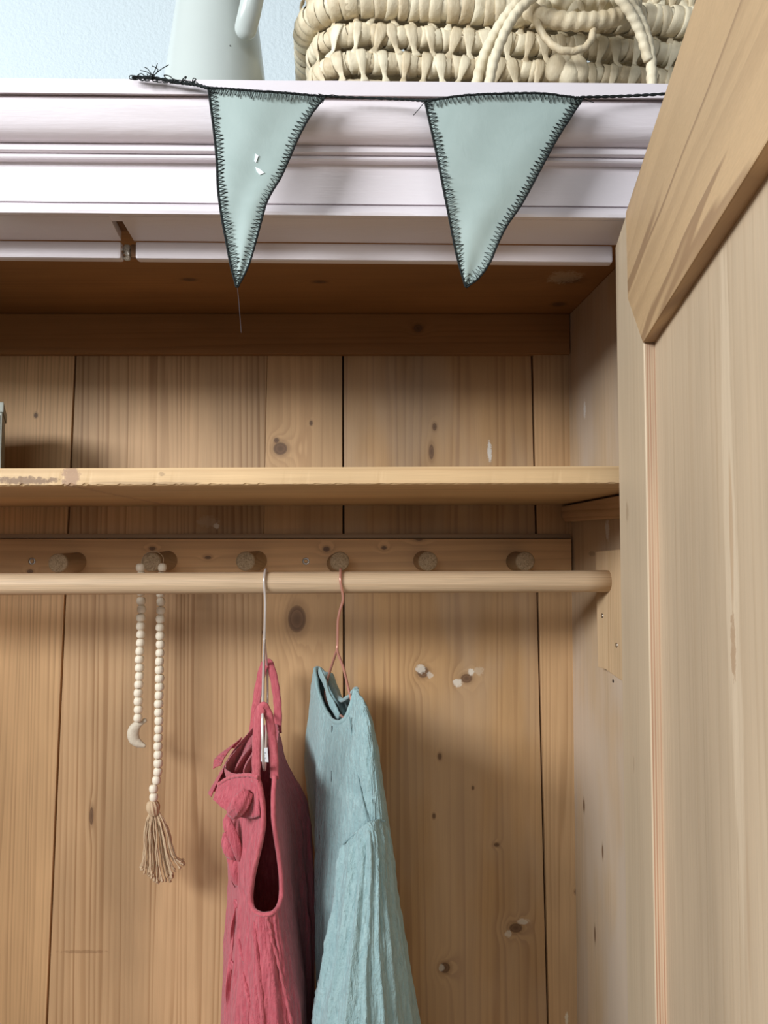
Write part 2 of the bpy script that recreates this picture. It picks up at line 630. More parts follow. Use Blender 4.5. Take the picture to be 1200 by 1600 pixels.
# underside of the top (ceiling of the wardrobe), two boards
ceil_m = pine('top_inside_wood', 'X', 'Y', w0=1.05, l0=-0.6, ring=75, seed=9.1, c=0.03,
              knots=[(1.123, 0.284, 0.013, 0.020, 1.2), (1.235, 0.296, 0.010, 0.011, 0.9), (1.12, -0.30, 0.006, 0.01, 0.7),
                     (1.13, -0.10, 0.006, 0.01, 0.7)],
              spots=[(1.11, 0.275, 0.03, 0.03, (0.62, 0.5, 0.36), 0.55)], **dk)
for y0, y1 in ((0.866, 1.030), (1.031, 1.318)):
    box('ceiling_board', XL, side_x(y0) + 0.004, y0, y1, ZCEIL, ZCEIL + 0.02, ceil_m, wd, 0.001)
# side walls
side_m = pine('side_wall_wood', 'Z', 'Y', light=(0.58, 0.42, 0.265), late=(0.42, 0.28, 0.16), w0=1.6, l0=1.0, ring=70, seed=6.2,
              contrast=0.35, cool=((0.56, 0.47, 0.39), 0.6), tone=0.15,
              knots=[(1.245, Z(1257, 1.25), 0.004, 0.010, 0.7), (1.16, Z(1331, 1.16), 0.003, 0.010, 0.5),
                     (1.20, Z(1460, 1.2), 0.003, 0.012, 0.4)],
              spots=[(1.215, Z(640, 1.215), 0.006, 0.018, (0.8, 0.78, 0.75), 0.7), (1.12, Z(828, 1.12), 0.01, 0.018, (0.74, 0.73, 0.70), 0.7),
                     (1.19, Z(865, 1.19), 0.02, 0.005, (0.30, 0.21, 0.13), 0.6)])
pts = []
for y in (1.318, 0.84):
    pts.append(((side_x(y), y, 0.08), (side_x(y), y, ZCEIL)))
V = [(side_x(1.318), 1.318, 0.08), (side_x(0.84), 0.84, 0.08), (side_x(0.84) + 0.02, 0.84, 0.08), (side_x(1.318) + 0.02, 1.318, 0.08)]
prism('side_panel', [(Vector(v), Vector((v[0], v[1], ZCEIL - 0.0005))) for v in V], side_m, wd, 0.001)
box('side_panel', XL - 0.02, XL, 0.84, 1.318, 0.08, ZCEIL + 0.02, side_m, wd, 0.001)
# front corner posts, top, floor and plinth
post_m = pine('post_wood', light=(0.50, 0.37, 0.23), late=(0.34, 0.22, 0.12), seed=8, ring=90, contrast=0.3)
box('corner_post', 0.274, 0.40, 0.815, 0.8395, 0.08, Z(340, 0.78) - 0.016, post_m, wd, 0.002)
box('corner_post', XL - 0.05, XL + 0.05, 0.79, 0.8395, 0.08, Z(340, 0.78) - 0.002, post_m, wd, 0.002)
box('top_board', XL - 0.02, 0.40, 0.80, 1.36, ZTOP - 0.045, ZTOP - 0.027, M['paint'], wd, 0.001)
box('floor_board', XL - 0.02, 0.38, 0.84, 1.32, 0.08, 0.10, post_m, wd, 0.001)
box('plinth', XL - 0.05, 0.42, 0.79, 1.34, 0.0, 0.08, M['paint'], wd, 0.003)

# cornice: moulding profile swept along the front
TILT = math.tan(R(0.50))
prof = [(127, .735), (149.5, .735), (151, .739), (153.5, .745), (156, .742), (160, .741), (168, .742), (180, .745), (192, .7475), (204, .751),
        (214, .756), (222, .763), (226, .769), (228, .772), (231, .769), (233, .768), (238, .7685), (241, .771), (244, .776), (246.5, .773),
        (249, .7725), (252, .774), (254.5, .779), (258, .784), (262, .785)]
prof2 = [(262, .785), (319, .787), (321, .791), (323, .785), (326, .781), (332, .779), (337, .780), (340, .783), (341, .787)]


def sweep(name, pr, back, x0, x1, n, zback_top=None):
    pz = [(y, Z(py, y)) for py, y in pr]
    pz = pz + [(back, pz[-1][1]), (back, pz[0][1] if zback_top is None else zback_top)]
    V, Fc = [], []
    m = len(pz)
    for i in range(n + 1):
        x = x0 + (x1 - x0) * i / n
        for j, (y, z) in enumerate(pz):
            d = 0.0
            if j < len(pr):
                d = 0.0006 * noise.noise(Vector((x * 14, z * 90, 3.0)))
            V.append((x, y + d, z - x * TILT))
    for i in range(n):
        for j in range(m):
            a, b = i * m + j, i * m + (j + 1) % m
            Fc.append((a, b, b + m, a + m))
    Fc.append(tuple(range(m)))
    Fc.append(tuple(range(n * m + m - 1, n * m - 1, -1)))
    o = mesh(name, V, Fc, M['paint'], wd)
    bm = bmesh.new()
    bm.from_mesh(o.data)
    for f in bm.faces:
        f.smooth = len(f.verts) == 4
    for e in bm.edges:
        if len(e.link_faces) == 2 and e.calc_face_angle(0) > R(38):
            e.smooth = False
    bm.to_mesh(o.data)
    bm.free()
    return o


sweep('crown_moulding', prof, 0.80, XL - 0.10, 0.455, 150)
# frieze: stops at the catch slot in its underside, so it comes in three lengths that read as one
sl0, sl1 = X(159, .785), X(176, .785)
sweep('frieze', prof2, 0.800, XL - 0.07, 0.43, 150)
z_und = Z(340.5, .785)


def und(name, xa, xb, m, za=0.0, zb=0.011, ya=0.7875, yb=0.8512, sh0=0.0, sh1=0.0):
    """piece of the underside behind the frieze; sh shears an end to the slot's slant"""
    pts = []
    for (x, y) in ((xa, ya), (xb, ya), (xb + sh1, yb), (xa + sh0, yb)):
        pts.append((Vector((x, y, z_und + za - x * TILT)), Vector((x, y, z_und + zb - x * TILT))))
    return prism(name, pts, m, wd, 0.0005)


SH, SH2 = X(181, .8512) - sl0, X(201, .8512) - sl1
und('cornice_soffit', XL - 0.05, sl0, M['paint'], sh1=SH)
und('cornice_soffit', sl1, 0.42, M['paint'], sh0=SH2)
slot_m = pine('slot_wood', 'Y', 'X', light=(0.23, 0.12, 0.06), late=(0.12, 0.06, 0.03), seed=11, ring=120, rough=0.8)
und('slot_bed', sl0 - 0.002, sl1 + 0.002, slot_m, 0.0113, 0.016, 0.7955, sh0=SH, sh1=SH2)
# door stop lip under the soffit, cut through at the slot
YL = 0.8515
zl0, zl1 = Z(407, YL), z_und - 0.0002


def lip(xa, xb, m=None, y0=YL, z_lo=None, z_hi=None, bev=0.003):
    pts = [(Vector((x, y0, z - x * TILT)), Vector((x, 0.865, z - x * TILT))) for x, z in
           ((xa, z_lo or zl0), (xb, z_lo or zl0), (xb, z_hi or zl1), (xa, z_hi or zl1))]
    return prism('door_stop', pts, m or M['paint'], wd, bev)


lip(XL + 0.05, X(180, YL))
lip(X(203, YL), X(965, YL))
stop_m = plain('broken_plaster', (0.52, 0.46, 0.38), 0.8, var=0.4, bscale=220, bstr=1.0, bdist=0.006)
lip(X(180.3, YL), X(191, YL), stop_m, 0.8585, zl0 + 0.001)
lip(X(191, YL), X(202.7, YL), slot_m, 0.8585, zl0 + 0.004)
# splintered bits left in the cut
for k in range(7):
    px, py = 188 + random.random() * 14, 384 + random.random() * 20
    p = P(px, py, 0.857)
    o = mesh('splinter', [p + Vector((random.uniform(-.002, .002), random.uniform(-.003, .0), random.uniform(-.003, .003))) for _ in range(5)],
             [(0, 1, 2), (0, 2, 3), (0, 3, 4), (1, 2, 4), (2, 3, 4), (0, 1, 4)], M['filler'] if k % 2 else slot_m, wd)

# shelf with a chipped front edge
zs0, zs1 = Z(757, .876), Z(729.5, .876)
ST = math.tan(R(0.22))
n = 320
V, Fc = [], []
for i in range(n + 1):
    x = XL + 0.001 + (side_x(0.876) - 0.002 - XL) * i / n
    px = proj(Vector((x, .876, zs0)))[0]
    wob = 0.0012 * noise.noise(Vector((x * 9, 0, 1)))
    rough_edge = max(0, noise.noise(Vector((x * 120, 4.0, 1.0)))) * (0.009 if px < 160 else (0.005 if px < 420 else 0.0018))
    rough_in = max(0, noise.noise(Vector((x * 90, 9.0, 2.0)))) * (0.012 if px < 160 else 0.003)
    sl = (x - 0.0) * ST
    zb_ = zs0 + sl
    xb = min(x, side_x(1.296) - 0.001)
    row = [(x, .876 + wob, zs1 + sl - 0.001), (x, .8768 + wob, zs1 + sl), (xb, 1.296, zs1 + sl), (xb, 1.296, zb_), (x, .878 + wob + rough_in, zb_),
           (x, .876 + wob + rough_in * 0.2, zb_ + 0.0012 + rough_edge)]
    V += row
m = 6
for i in range(n):
    for j in range(m):
        a, b = i * m + j, i * m + (j + 1) % m
        Fc.append((a, b, b + m, a + m))
Fc += [tuple(range(m)), tuple(range(n * m + m - 1, n * m - 1, -1))]
shelf_m = pine('shelf_wood', 'X', 'Z', light=(0.66, 0.455, 0.245), late=(0.44, 0.26, 0.12), w0=Z(800, .876), l0=-0.2, c=0.012, ring=110, seed=12,
               contrast=0.45, tone=0.2,
               spots=[(Z(743, .876), X(108, .876), 0.016, 0.012, (0.34, 0.20, 0.13), 0.75), (Z(751, .876), X(35, .876), 0.0055, 0.050, (0.20, 0.12, 0.07), 0.85),
                      (Z(755, .876), X(230, .876), 0.0022, 0.09, (0.30, 0.19, 0.10), 0.5),
                      (Z(741, .876), X(251, .876), 0.003, 0.005, (0.40, 0.27, 0.15), 0.7)])
so = mesh('shelf', V, Fc, shelf_m, wd)
so.data.materials.append(pine('darkened_shelf_top', 'X', 'Y', light=(0.20, 0.115, 0.055), late=(0.13, 0.07, 0.035), ring=60, seed=13, rough=0.8))
for pl in so.data.polygons:        # unseen upper face, coloured dark so it bounces less light upward
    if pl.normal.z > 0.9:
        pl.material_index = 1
cz1 = Z(791, 1.29) - 0.0012
cleat_m = pine('cleat_wood', 'Y', 'Z', light=(0.70, 0.46, 0.26), late=(0.42, 0.24, 0.12), w0=1.4, ring=120, seed=15)
pts = []
for y, hh in ((0.86, 0.033), (1.275, 0.026), (1.293, 0.018)):
    xs = side_x(y)
    pts.append((y, xs, hh))
V, Fc = [], []
for y, xs, hh in pts:
    sl = xs * ST
    V += [(xs - 0.017, y, cz1 + 0.0007), (xs - 0.0006, y, cz1 + 0.0007), (xs - 0.0006, y, cz1 - hh), (xs - 0.017, y, cz1 - hh)]
for i in range(2):
    for j in range(4):
        a, b = i * 4 + j, i * 4 + (j + 1) % 4
        Fc.append((a, b, b + 4, a + 4))
Fc += [(0, 1, 2, 3), (11, 10, 9, 8)]
bevel(mesh('shelf_cleat', V, Fc, cleat_m, wd), 0.0012)
box('shelf_cleat', XL, XL + 0.017, 0.86, 1.293, cz1 - 0.03, cz1 - 0.0055, cleat_m, wd)

# peg rail with six turned pegs
pr_m = pine('peg_rail_wood', 'X', 'Z', light=(0.67, 0.40, 0.19), late=(0.44, 0.25, 0.11), w0=1.36, ring=60, c=0.01, seed=21, contrast=0.45,
            knots=[(Z(k[1], 1.28), X(k[0], 1.28), k[2] * 1.28 / F, k[3] * 1.28 / F, .6) for k in
                   ((238, 857, 3, 5), (510, 858, 4, 5), (600, 856, 3, 4), (325, 871, 2.5, 5), (48, 893, 3, 5), (655, 841, 4, 7))],
            spots=[(Z(840, 1.28), X(655, 1.28), 0.004, 0.03, (0.25, 0.16, 0.1), 0.5)])
rail_o = box('peg_rail', XL + 0.001, side_x(1.28) - 0.004, 1.280, 1.2935, Z(905, 1.28), Z(842, 1.28), pr_m, wd, 0.0015)
box('rail_cap', XL + 0.001, side_x(1.28) - 0.004, 1.2845, 1.2935, Z(842, 1.285) + 0.0005, Z(834, 1.285),
    pine('cap_wood', 'X', 'Z', light=(0.36, 0.25, 0.155), late=(0.25, 0.16, 0.09), w0=1.36, ring=120, seed=22), wd, 0.002)
peg_m = pine('peg_wood', 'Y', 'X', light=(0.36, 0.25, 0.145), late=(0.22, 0.145, 0.075), w0=0, ring=260, seed=31, tone=0.2, wob=0.004)
end_m = NT('peg_end_grain')
pos, ax = end_m.pos()
en = end_m.noise(pos, 260.0, 3.0, 0.6, 1.5)
end_m = end_m.out(end_m.mix(end_m.ramp(en, ((0.35, 0.65), (0, 1))), (0.22, 0.15, 0.085), (0.42, 0.31, 0.19)), 0.7, end_m.bump(en, 0.4, 0.001), 0.2)
for i, (tx, ty, bx, by) in enumerate(((90, 880, 120, 878), (236, 878, 262, 876), (383, 877, 402, 876), (531, 877, 526, 880), (669, 877, 661, 876),
                                      (821, 877, 806, 877))):
    tip, base = P(tx, ty, 1.20), P(bx, by, 1.2805)
    axv = base - tip
    Ln = axv.length
    prof_p = [(0.0001, 0.0), (0.0125, 0.0), (0.0148, 0.0008), (0.0158, 0.0025), (0.0160, 0.006), (0.0157, 0.02), (0.0156, Ln * .5), (0.0162, Ln * .8),
              (0.0170, Ln)]
    Vp, Fp = lathe_vf(prof_p, tip, axv, 28)
    o = mesh('peg', Vp, Fp, peg_m, rail_o, True)
    o.data.materials.append(end_m)
    for pl in o.data.polygons[:28 * 2]:
        pl.material_index = 1
for px, py in ((50, 877), (478, 877)):
    c = P(px, py, 1.2798)
    Vp, Fp = lathe_vf([(0.0065, 0.001), (0.006, -0.0012), (0.0035, -0.0005), (0.002, 0.0012), (0.0001, 0.0014)], c, Vector((0, 1, 0)), 16)
    tag(mesh('screw', Vp, Fp, M['screw'], rail_o, True), 'sunken metal screw head')

# hanging rod and the block that carries its end
rod_a, rod_b = P(-330, 915, 1.085), P(958, 908, 1.085)
rod_a.x = XL + 0.001
path = [rod_a.lerp(rod_b, i / 30) for i in range(31)]
rod_m = pine('rod_wood', 'X', 'Z', light=(0.66, 0.48, 0.305), late=(0.52, 0.345, 0.20), w0=1.2, ring=200, seed=41, contrast=0.5, tone=0.1, fibre=0.3)
tube('clothes_rod', path, 0.0158, rod_m, wd, 28)
blk = []
for y, z in ((1.137, Z(862, 1.13)), (1.030, Z(862, 1.13) + 0.004), (1.022, Z(1000, 1.03)), (1.030, Z(1066, 1.03)), (1.06, Z(1058, 1.06)), (1.10, Z(1046, 1.10)),
             (1.132, Z(1043, 1.13))):
    xs = side_x(y)
    blk.append((Vector((xs - 0.013, y, z)), Vector((xs - 0.0005, y, z))))
prism('rod_block', blk, pine('block_wood', 'Z', 'Y', light=(0.62, 0.44, 0.26), late=(0.46, 0.29, 0.15), w0=1.05, ring=150, c=0.03, l0=1.45, seed=44,
                              contrast=0.4), wd, 0.0015)
for y, py in ((1.11, 962), (1.055, 1008)):
    c = Vector((side_x(y) - 0.0131, y, Z(py, y)))
    Vp, Fp = lathe_vf([(0.0036, 0.0006), (0.0034, -0.0006), (0.002, 0.0), (0.0001, 0.0004)], c, Vector((1, 0, 0)), 12)
    mesh('screw', Vp, Fp, M['screw'], wd, True)
for y, py in ((1.105, 1064), (1.05, 1070)):
    c = Vector((side_x(y) - 0.0002, y, Z(py, y)))
    Vp, Fp = lathe_vf([(0.0028, 0.0004), (0.0024, -0.0006), (0.0001, -0.0003)], c, Vector((1, 0, 0)), 10)
    tag(mesh('nail_hole', Vp, Fp, M['dark'], wd, True), 'small dark nail hole')

# open door, hinged on the right
HX, HY = X(969, 0.80), 0.80
dux, duy = -0.1743, -0.9847


def DP(s, t, z):
    return Vector((HX + dux * s - duy * t, HY + duy * s + dux * t, z))


door = empty('door', (HX, HY, 0.1), parent=wd)
zt = Z(386, 0.80)


def dz(px, py):
    k = (px - 600) / F
    s = (k * HY - HX) / (dux - k * duy)
    return s, Z(py, HY + duy * s)


s1, z1 = dz(987, 345)
s2, z2 = dz(988, 468)
s3, z3 = dz(1010.5, 536)
zbot = 0.10
stile_m = pine('door_stile_wood', 'Z', 'Y', light=(0.58, 0.46, 0.315), late=(0.46, 0.34, 0.21), w0=0.2, ring=50, seed=51, contrast=0.28, tone=0.12,
               spots=[(0.745, Z(800, .745), 0.010, 0.012, (0.33, 0.23, 0.14), 0.5), (0.73, Z(1195, .73), 0.004, 0.01, (0.3, 0.2, 0.12), 0.4)])
edge_m = pine('door_edge_wood', 'Z', 'X', light=(0.58, 0.42, 0.28), late=(0.40, 0.19, 0.11), w0=0.0, l0=4, c=0.002, ring=480, seed=53, contrast=1.1, wob=0.004)
rail_m = pine('door_rail_wood', 'Y', 'Z', light=(0.55, 0.375, 0.205), late=(0.33, 0.205, 0.11), w0=1.70, l0=0.66, c=0.22, ring=34, seed=57, contrast=0.75, wob=0.03,
              tone=0.12)
def dspot(px, py, wpx, rl, col, st):
    k = (px - 600) / F
    q = (k * HY - HX) / (dux - k * duy)
    k2 = (px + wpx - 600) / F
    q2 = (k2 * HY - HX) / (dux - k2 * duy)
    y = HY + duy * q
    return (y, Z(py, y), abs(q2 - q), rl, col, st)


panel_m = pine('door_panel_wood', 'Z', 'Y', light=(0.56, 0.435, 0.295), late=(0.44, 0.32, 0.20), w0=0.3, l0=4.6, c=0.004, ring=75, seed=59, contrast=0.35, tone=0.16,
               wob=0.006, spots=[dspot(1114, 760, 9, 0.20, (0.68, 0.55, 0.39), 0.6), dspot(1120, 1150, 7, 0.14, (0.68, 0.55, 0.39), 0.55), dspot(1115, 1010, 4, 0.022, (0.42, 0.28, 0.17), 0.8),
                                 dspot(1116, 830, 3, 0.05, (0.48, 0.33, 0.2), 0.7), dspot(1127, 1400, 3, 0.05, (0.50, 0.36, 0.23), 0.6), dspot(1098, 650, 2, 0.10, (0.45, 0.33, 0.21), 0.6)])


def dprism(name, pts, t0, t1, m, bev=0.001, edge=None):
    o = prism(name, [(DP(s, t0, z), DP(s, t1, z)) for s, z in pts], m, door, bev)
    if edge:
        o.data.materials.append(edge)
        for pl in o.data.polygons:
            if pl.normal.y < -0.9:
                pl.material_index = 1
    return o


dprism('door_stile', [(0, zbot), (0, zt), (s1, zt), (s2, z2), (s3, z3), (s3, zbot)], 0.0, 0.022, stile_m, 0.0012, edge_m)
dprism('door_rail', [(s1 + 0.0006, zt + 0.001), (0.62, zt + 0.001), (0.62, z3), (s3 + 0.0006, z3), (s2 + 0.0006, z2)], -0.0008, 0.022, rail_m, 0.0012)
dprism('door_rail', [(s3 + 0.0006, zbot), (0.62, zbot), (0.62, zbot + 0.12), (s3 + 0.0006, zbot + 0.12)], -0.0005, 0.022, rail_m, 0.0012)
dprism('door_stile', [(0.62, zbot), (0.62, zt), (0.70, zt), (0.70, zbot)], 0.0, 0.022, stile_m, 0.0012)
dprism('door_panel', [(s3 - 0.004, zbot + 0.12), (0.625, zbot + 0.12), (0.625, z3 + 0.004), (s3 - 0.004, z3 + 0.004)], 0.0095, 0.017, panel_m, 0)

# ------------------------------------------------------------------ tin box at the left end of the shelf
zsh = zs1 + 0.0004
bxm = empty('storage_box', (-0.66, 1.11, zsh - 0.66 * ST + 0.0022), 'grey tin box on the shelf at the left edge of the photo', 'box')
ca, sa = math.cos(R(25)), math.sin(R(25))
bc = P(3.5, 728, 1.10)


def boxpt(u, v, z):               # u to the left along the front, v to the back
    return Vector((bc.x - u * ca - v * sa, 1.10 - u * sa * 0.35 + v * ca, z))


zb_box = zsh - 0.69 * ST + 0.0045


def boxpart(name, u0, u1, v0, v1, z0, z1, m, bev):
    o = prism(name, [(boxpt(u, v, z0), boxpt(u, v, z1)) for u, v in ((u0, v0), (u1, v0), (u1, v1), (u0, v1))], m, bxm, bev)
    return o


zt_box = Z(628, 1.10)
boxpart('body', 0.002, 0.17, 0.002, 0.11, zb_box, zt_box - 0.014, M['card'], 0.002)
boxpart('lid', 0.0, 0.172, 0.0, 0.112, zt_box - 0.016, zt_box, M['card'], 0.002)
tag(boxpart('front_label', 0.006, 0.16, 0.0005, 0.003, zb_box + 0.006, zt_box - 0.02, M['cardlight'], 0.0005), 'pale front plate')

# ------------------------------------------------------------------ enamel jug on the wardrobe top
ZT = ZTOP - 0.027
jc = Vector((X(329, 0.95), 0.95, ZT + 0.0004))
jug = empty('enamel_jug', jc, 'cream enamel jug with a chipped base standing on the wardrobe top', 'jug')
Vj, Fj = lathe_vf([(0.0001, 0.003), (0.070, 0.002), (0.078, 0.0), (0.0805, 0.003), (0.0805, 0.02), (0.077, 0.07), (0.0705, 0.125), (0.0655, 0.165), (0.060, 0.21),
                   (0.053, 0.265), (0.0475, 0.31), (0.0485, 0.335), (0.054, 0.352), (0.0555, 0.354), (0.0545, 0.3525), (0.047, 0.333), (0.0455, 0.31),
                   (0.051, 0.265), (0.066, 0.14), (0.076, 0.03), (0.0001, 0.008)], jc, seg=64)
for i, v in enumerate(Vj):        # pouring lip on the left
    h = v.z - jc.z
    if h > 0.30:
        k = (h - 0.30) / 0.05
        d = (v - jc)
        a = math.atan2(d.y, d.x)
        w_ = max(0, math.cos(a - math.pi)) ** 8
        Vj[i] = v + Vector((-0.03 * w_ * k, 0, 0.008 * w_ * k))
mesh('body', Vj, Fj, M['jug'], jug, True)
hp = cr([P(382, 62, 0.889), P(384, 45, 0.880), P(391, 15, 0.868), P(399, -30, 0.862), P(403, -90, 0.868), P(396, -122, 0.885), P(385, -130, 0.905)], 8)
tube('handle', hp, lambda i, t, a: (0.004 + 0.0095 * math.sin(min(1, t * 6) * math.pi / 2)), M['jug'], jug, 20, flat=0.9)
for px, py, r in ((339, 117, 0.0016), (359.5, 72, 0.0012)):
    best = min((v for v in Vj if v.y < 0.93), key=lambda v: (proj(v)[0] - px) ** 2 + (proj(v)[1] - py) ** 2)
    c = best.copy()
    q = P(px, py, 0.95)
    dr = (q - EYE).normalized()
    # walk along the sight line to the wall of the jug
    for s in range(4000):
        w_ = EYE + dr * (0.7 + s * 0.0002)
        rr = math.hypot(w_.x - jc.x, w_.y - jc.y)
        h = w_.z - jc.z
        ra = 0.0805 + (0.060 - 0.0805) * max(0, (h - 0.02)) / 0.19
        if rr < ra:
            break
    nrm = Vector((w_.x - jc.x, w_.y - jc.y, 0)).normalized()
    Vc, Fc = lathe_vf([(r, -0.001), (r * 0.9, 0.0006), (0.0001, 0.0008)], w_, nrm, 12)
    tag(mesh('chip', Vc, Fc, M['chip'], jug, True), 'dark chip in the enamel')

# ------------------------------------------------------------------ woven palm-leaf basket
BX, BY = X(492, 0.885), 0.868          # front left corner of its plan
bcx, bsx = math.cos(R(5)), math.sin(R(5))
BW, BD = 0.52, 0.30
bk = empty('palm_basket', (BX + BW / 2, BY + BD / 2, ZT), 'woven palm-leaf suitcase basket with hoop handles on the wardrobe top', 'basket')


def BPt(u, v, z):
    return Vector((BX + u * bcx - v * bsx, BY + u * bsx + v * bcx, z))


def rrect(off, z, rc=0.055, step=0.004):
    """points (and outward normals) of a rounded rectangle, starting mid back and running left, front, right"""
    x0, x1, y0, y1 = -off, BW + off, -off, BD + off
    r = rc + off
    pts = []

    def seg(ax_, ay_, bx_, by_, nx, ny):
        L_ = math.hypot(bx_ - ax_, by_ - ay_)
        k = max(1, int(L_ / step))
        for i in range(k):
            t = i / k
            pts.append((ax_ + (bx_ - ax_) * t, ay_ + (by_ - ay_) * t, nx, ny))

    def arc(cx, cy, a0, a1):
        k = max(3, int(abs(a1 - a0) * r / step))
        for i in range(k):
            a = a0 + (a1 - a0) * i / k
            pts.append((cx + r * math.cos(a), cy + r * math.sin(a), math.cos(a), math.sin(a)))
    h = math.pi / 2
    seg((x0 + x1) / 2, y1, x0 + r, y1, 0, 1)
    arc(x0 + r, y1 - r, h, 2 * h)
    seg(x0, y1 - r, x0, y0 + r, -1, 0)
    arc(x0 + r, y0 + r, 2 * h, 3 * h)
    seg(x0 + r, y0, x1 - r, y0, 0, -1)
    arc(x1 - r, y0 + r, 3 * h, 4 * h)
    seg(x1, y0 + r, x1, y1 - r, 1, 0)
    arc(x1 - r, y1 - r, 0, h)
    seg(x1 - r, y1, (x0 + x1) / 2, y1, 0, 1)
    return pts


def wrap_mesh(r, L_, seed):
    rnd = random.Random(seed)
    V, Fc = [], []
    sk = rnd.uniform(-0.35, 0.35)
    bul = rnd.uniform(0.02, 0.07)
    for i, (t, k) in enumerate(((-0.56, 0.97), (-0.53, 1.05 + bul * .6), (-0.1, 1.03 + bul * .6), (0.34, 1.0 + bul * .3), (0.56, 0.965))):
        for s in range(14):
            a = 2 * math.pi * s / 14
            rr = r * k * (1 + 0.03 * rnd.uniform(-1, 1))
            V.append((L_ * (t + sk * math.sin(a + seed)), math.cos(a) * rr, math.sin(a) * rr))
    for i in range(4):
        for s in range(14):
            Fc.append((i * 14 + s, i * 14 + (s + 1) % 14, (i + 1) * 14 + (s + 1) % 14, (i + 1) * 14 + s))
    me = bpy.data.meshes.new('leaf_wrap')
    me.from_pydata(V, [], Fc)
    me.polygons.foreach_set('use_smooth', [True] * len(me.polygons))
    me.materials.append(M['leaf'])
    return me


PITCHW = 0.0115
rows = [(Z(57, .875), 0.0125, 0.0, 'c'), (Z(100, .875), 0.0125, 0.0, 'c')]
dzr = rows[0][0] - rows[1][0]
allrows = []
z_ = rows[1][0] - dzr
rr_ = [rows[0][0] + dzr] + [rows[0][0], rows[1][0]]
while z_ > ZT + 0.010:
    rr_.append(z_)
    z_ -= dzr
ZL1 = Z(2, .86)
wraps = {}
for r in (0.0125, 0.0122, 0.0165):
    wraps[r] = [wrap_mesh(r, PITCHW, k) for k in range(5)]
ties = []


def tie_mesh(seed):
    rnd = random.Random(seed)
    V, Fc = [], []
    tw = rnd.uniform(-0.0055, 0.0055)
    ks = [(-0.0120, 0.0112, 0.0052), (-0.0085, 0.0100, 0.0048), (-0.0045, 0.0078, 0.0034), (-0.001, 0.0062, 0.0028), (0.003, 0.0074, 0.0036),
          (0.0075, 0.0104, 0.0052), (0.012, 0.0120, 0.0064), (0.0175, 0.0123, 0.0070), (0.0225, 0.0113, 0.0070), (0.0265, 0.0085, 0.0064)]
    path = [Vector((tw * (z / 0.017), -o, z)) for z, o, w_ in ks]
    ws = [w_ for z, o, w_ in ks]
    V, Fc = tube_vf(path, lambda i, t, a: ws[i] * (1 + 0.10 * math.cos(5 * a + seed)), 14, flat=0.24, flatdir=(0, 1, 0))
    me = bpy.data.meshes.new('leaf_tie')
    me.from_pydata(V, [], Fc)
    me.polygons.foreach_set('use_smooth', [True] * len(me.polygons))
    me.materials.append(M['leaf'])
    return me


tie_mes = [tie_mesh(k) for k in range(5)]


def place(me, name, loc, rotz, parent, tilt=0.0):
    o = link(name, me, loc, parent)
    o.rotation_euler = (tilt, 0, rotz)
    return o


def coil_row(name, z, r, off, detail, part_kind='coil'):
    """one coil ring: bumpy wrapped tube all round; where it shows, single wraps on top of it"""
    pr = rrect(off, z)
    ring = [BPt(a, b, z + 0.0012 * noise.noise(Vector((a * 12, b * 12, z * 40)))) for a, b, _, _ in pr]
    rnd = random.Random(int(z * 1e4))
    V, Fc = tube_vf(ring, lambda i, t, a: r * (0.90 if detail else 0.97 + 0.06 * abs(math.sin(i * 0.004 / PITCHW * math.pi))), 10, closed=True, cap=False,
                    flatdir=(0, 0, 1))
    row = mesh(name, V, Fc, M['leaf'], bk, True)
    if not detail:
        return row, pr
    # arc positions
    s = 0.0
    nxt = 0.0
    for i in range(1, len(ring)):
        d = (ring[i] - ring[i - 1]).length
        s += d
        if s >= nxt:
            a, b, nx, ny = pr[i]
            p = ring[i]
            q = proj(p)
            vis = (ny < 0.3 and nx < 0.3) and q[0] < 1125 - max(0, q[1]) * 0.34 + 12 and p.y < BY + 0.17
            if vis:
                tx, ty = ring[i] - ring[i - 1], 0
                rot = math.atan2((ring[i] - ring[i - 1]).y, (ring[i] - ring[i - 1]).x)
                o = place(rnd.choice(wraps[r]), 'leaf_wrap', p, rot, row)
                o.rotation_euler = (rnd.uniform(-3, 3), rnd.uniform(-0.08, 0.08), rot)
                sc = rnd.uniform(0.9, 1.12)
                o.scale = (sc * rnd.uniform(0.9, 1.25), 1, 1)
            nxt = s + PITCHW * rnd.uniform(0.9, 1.12)
    return row, pr


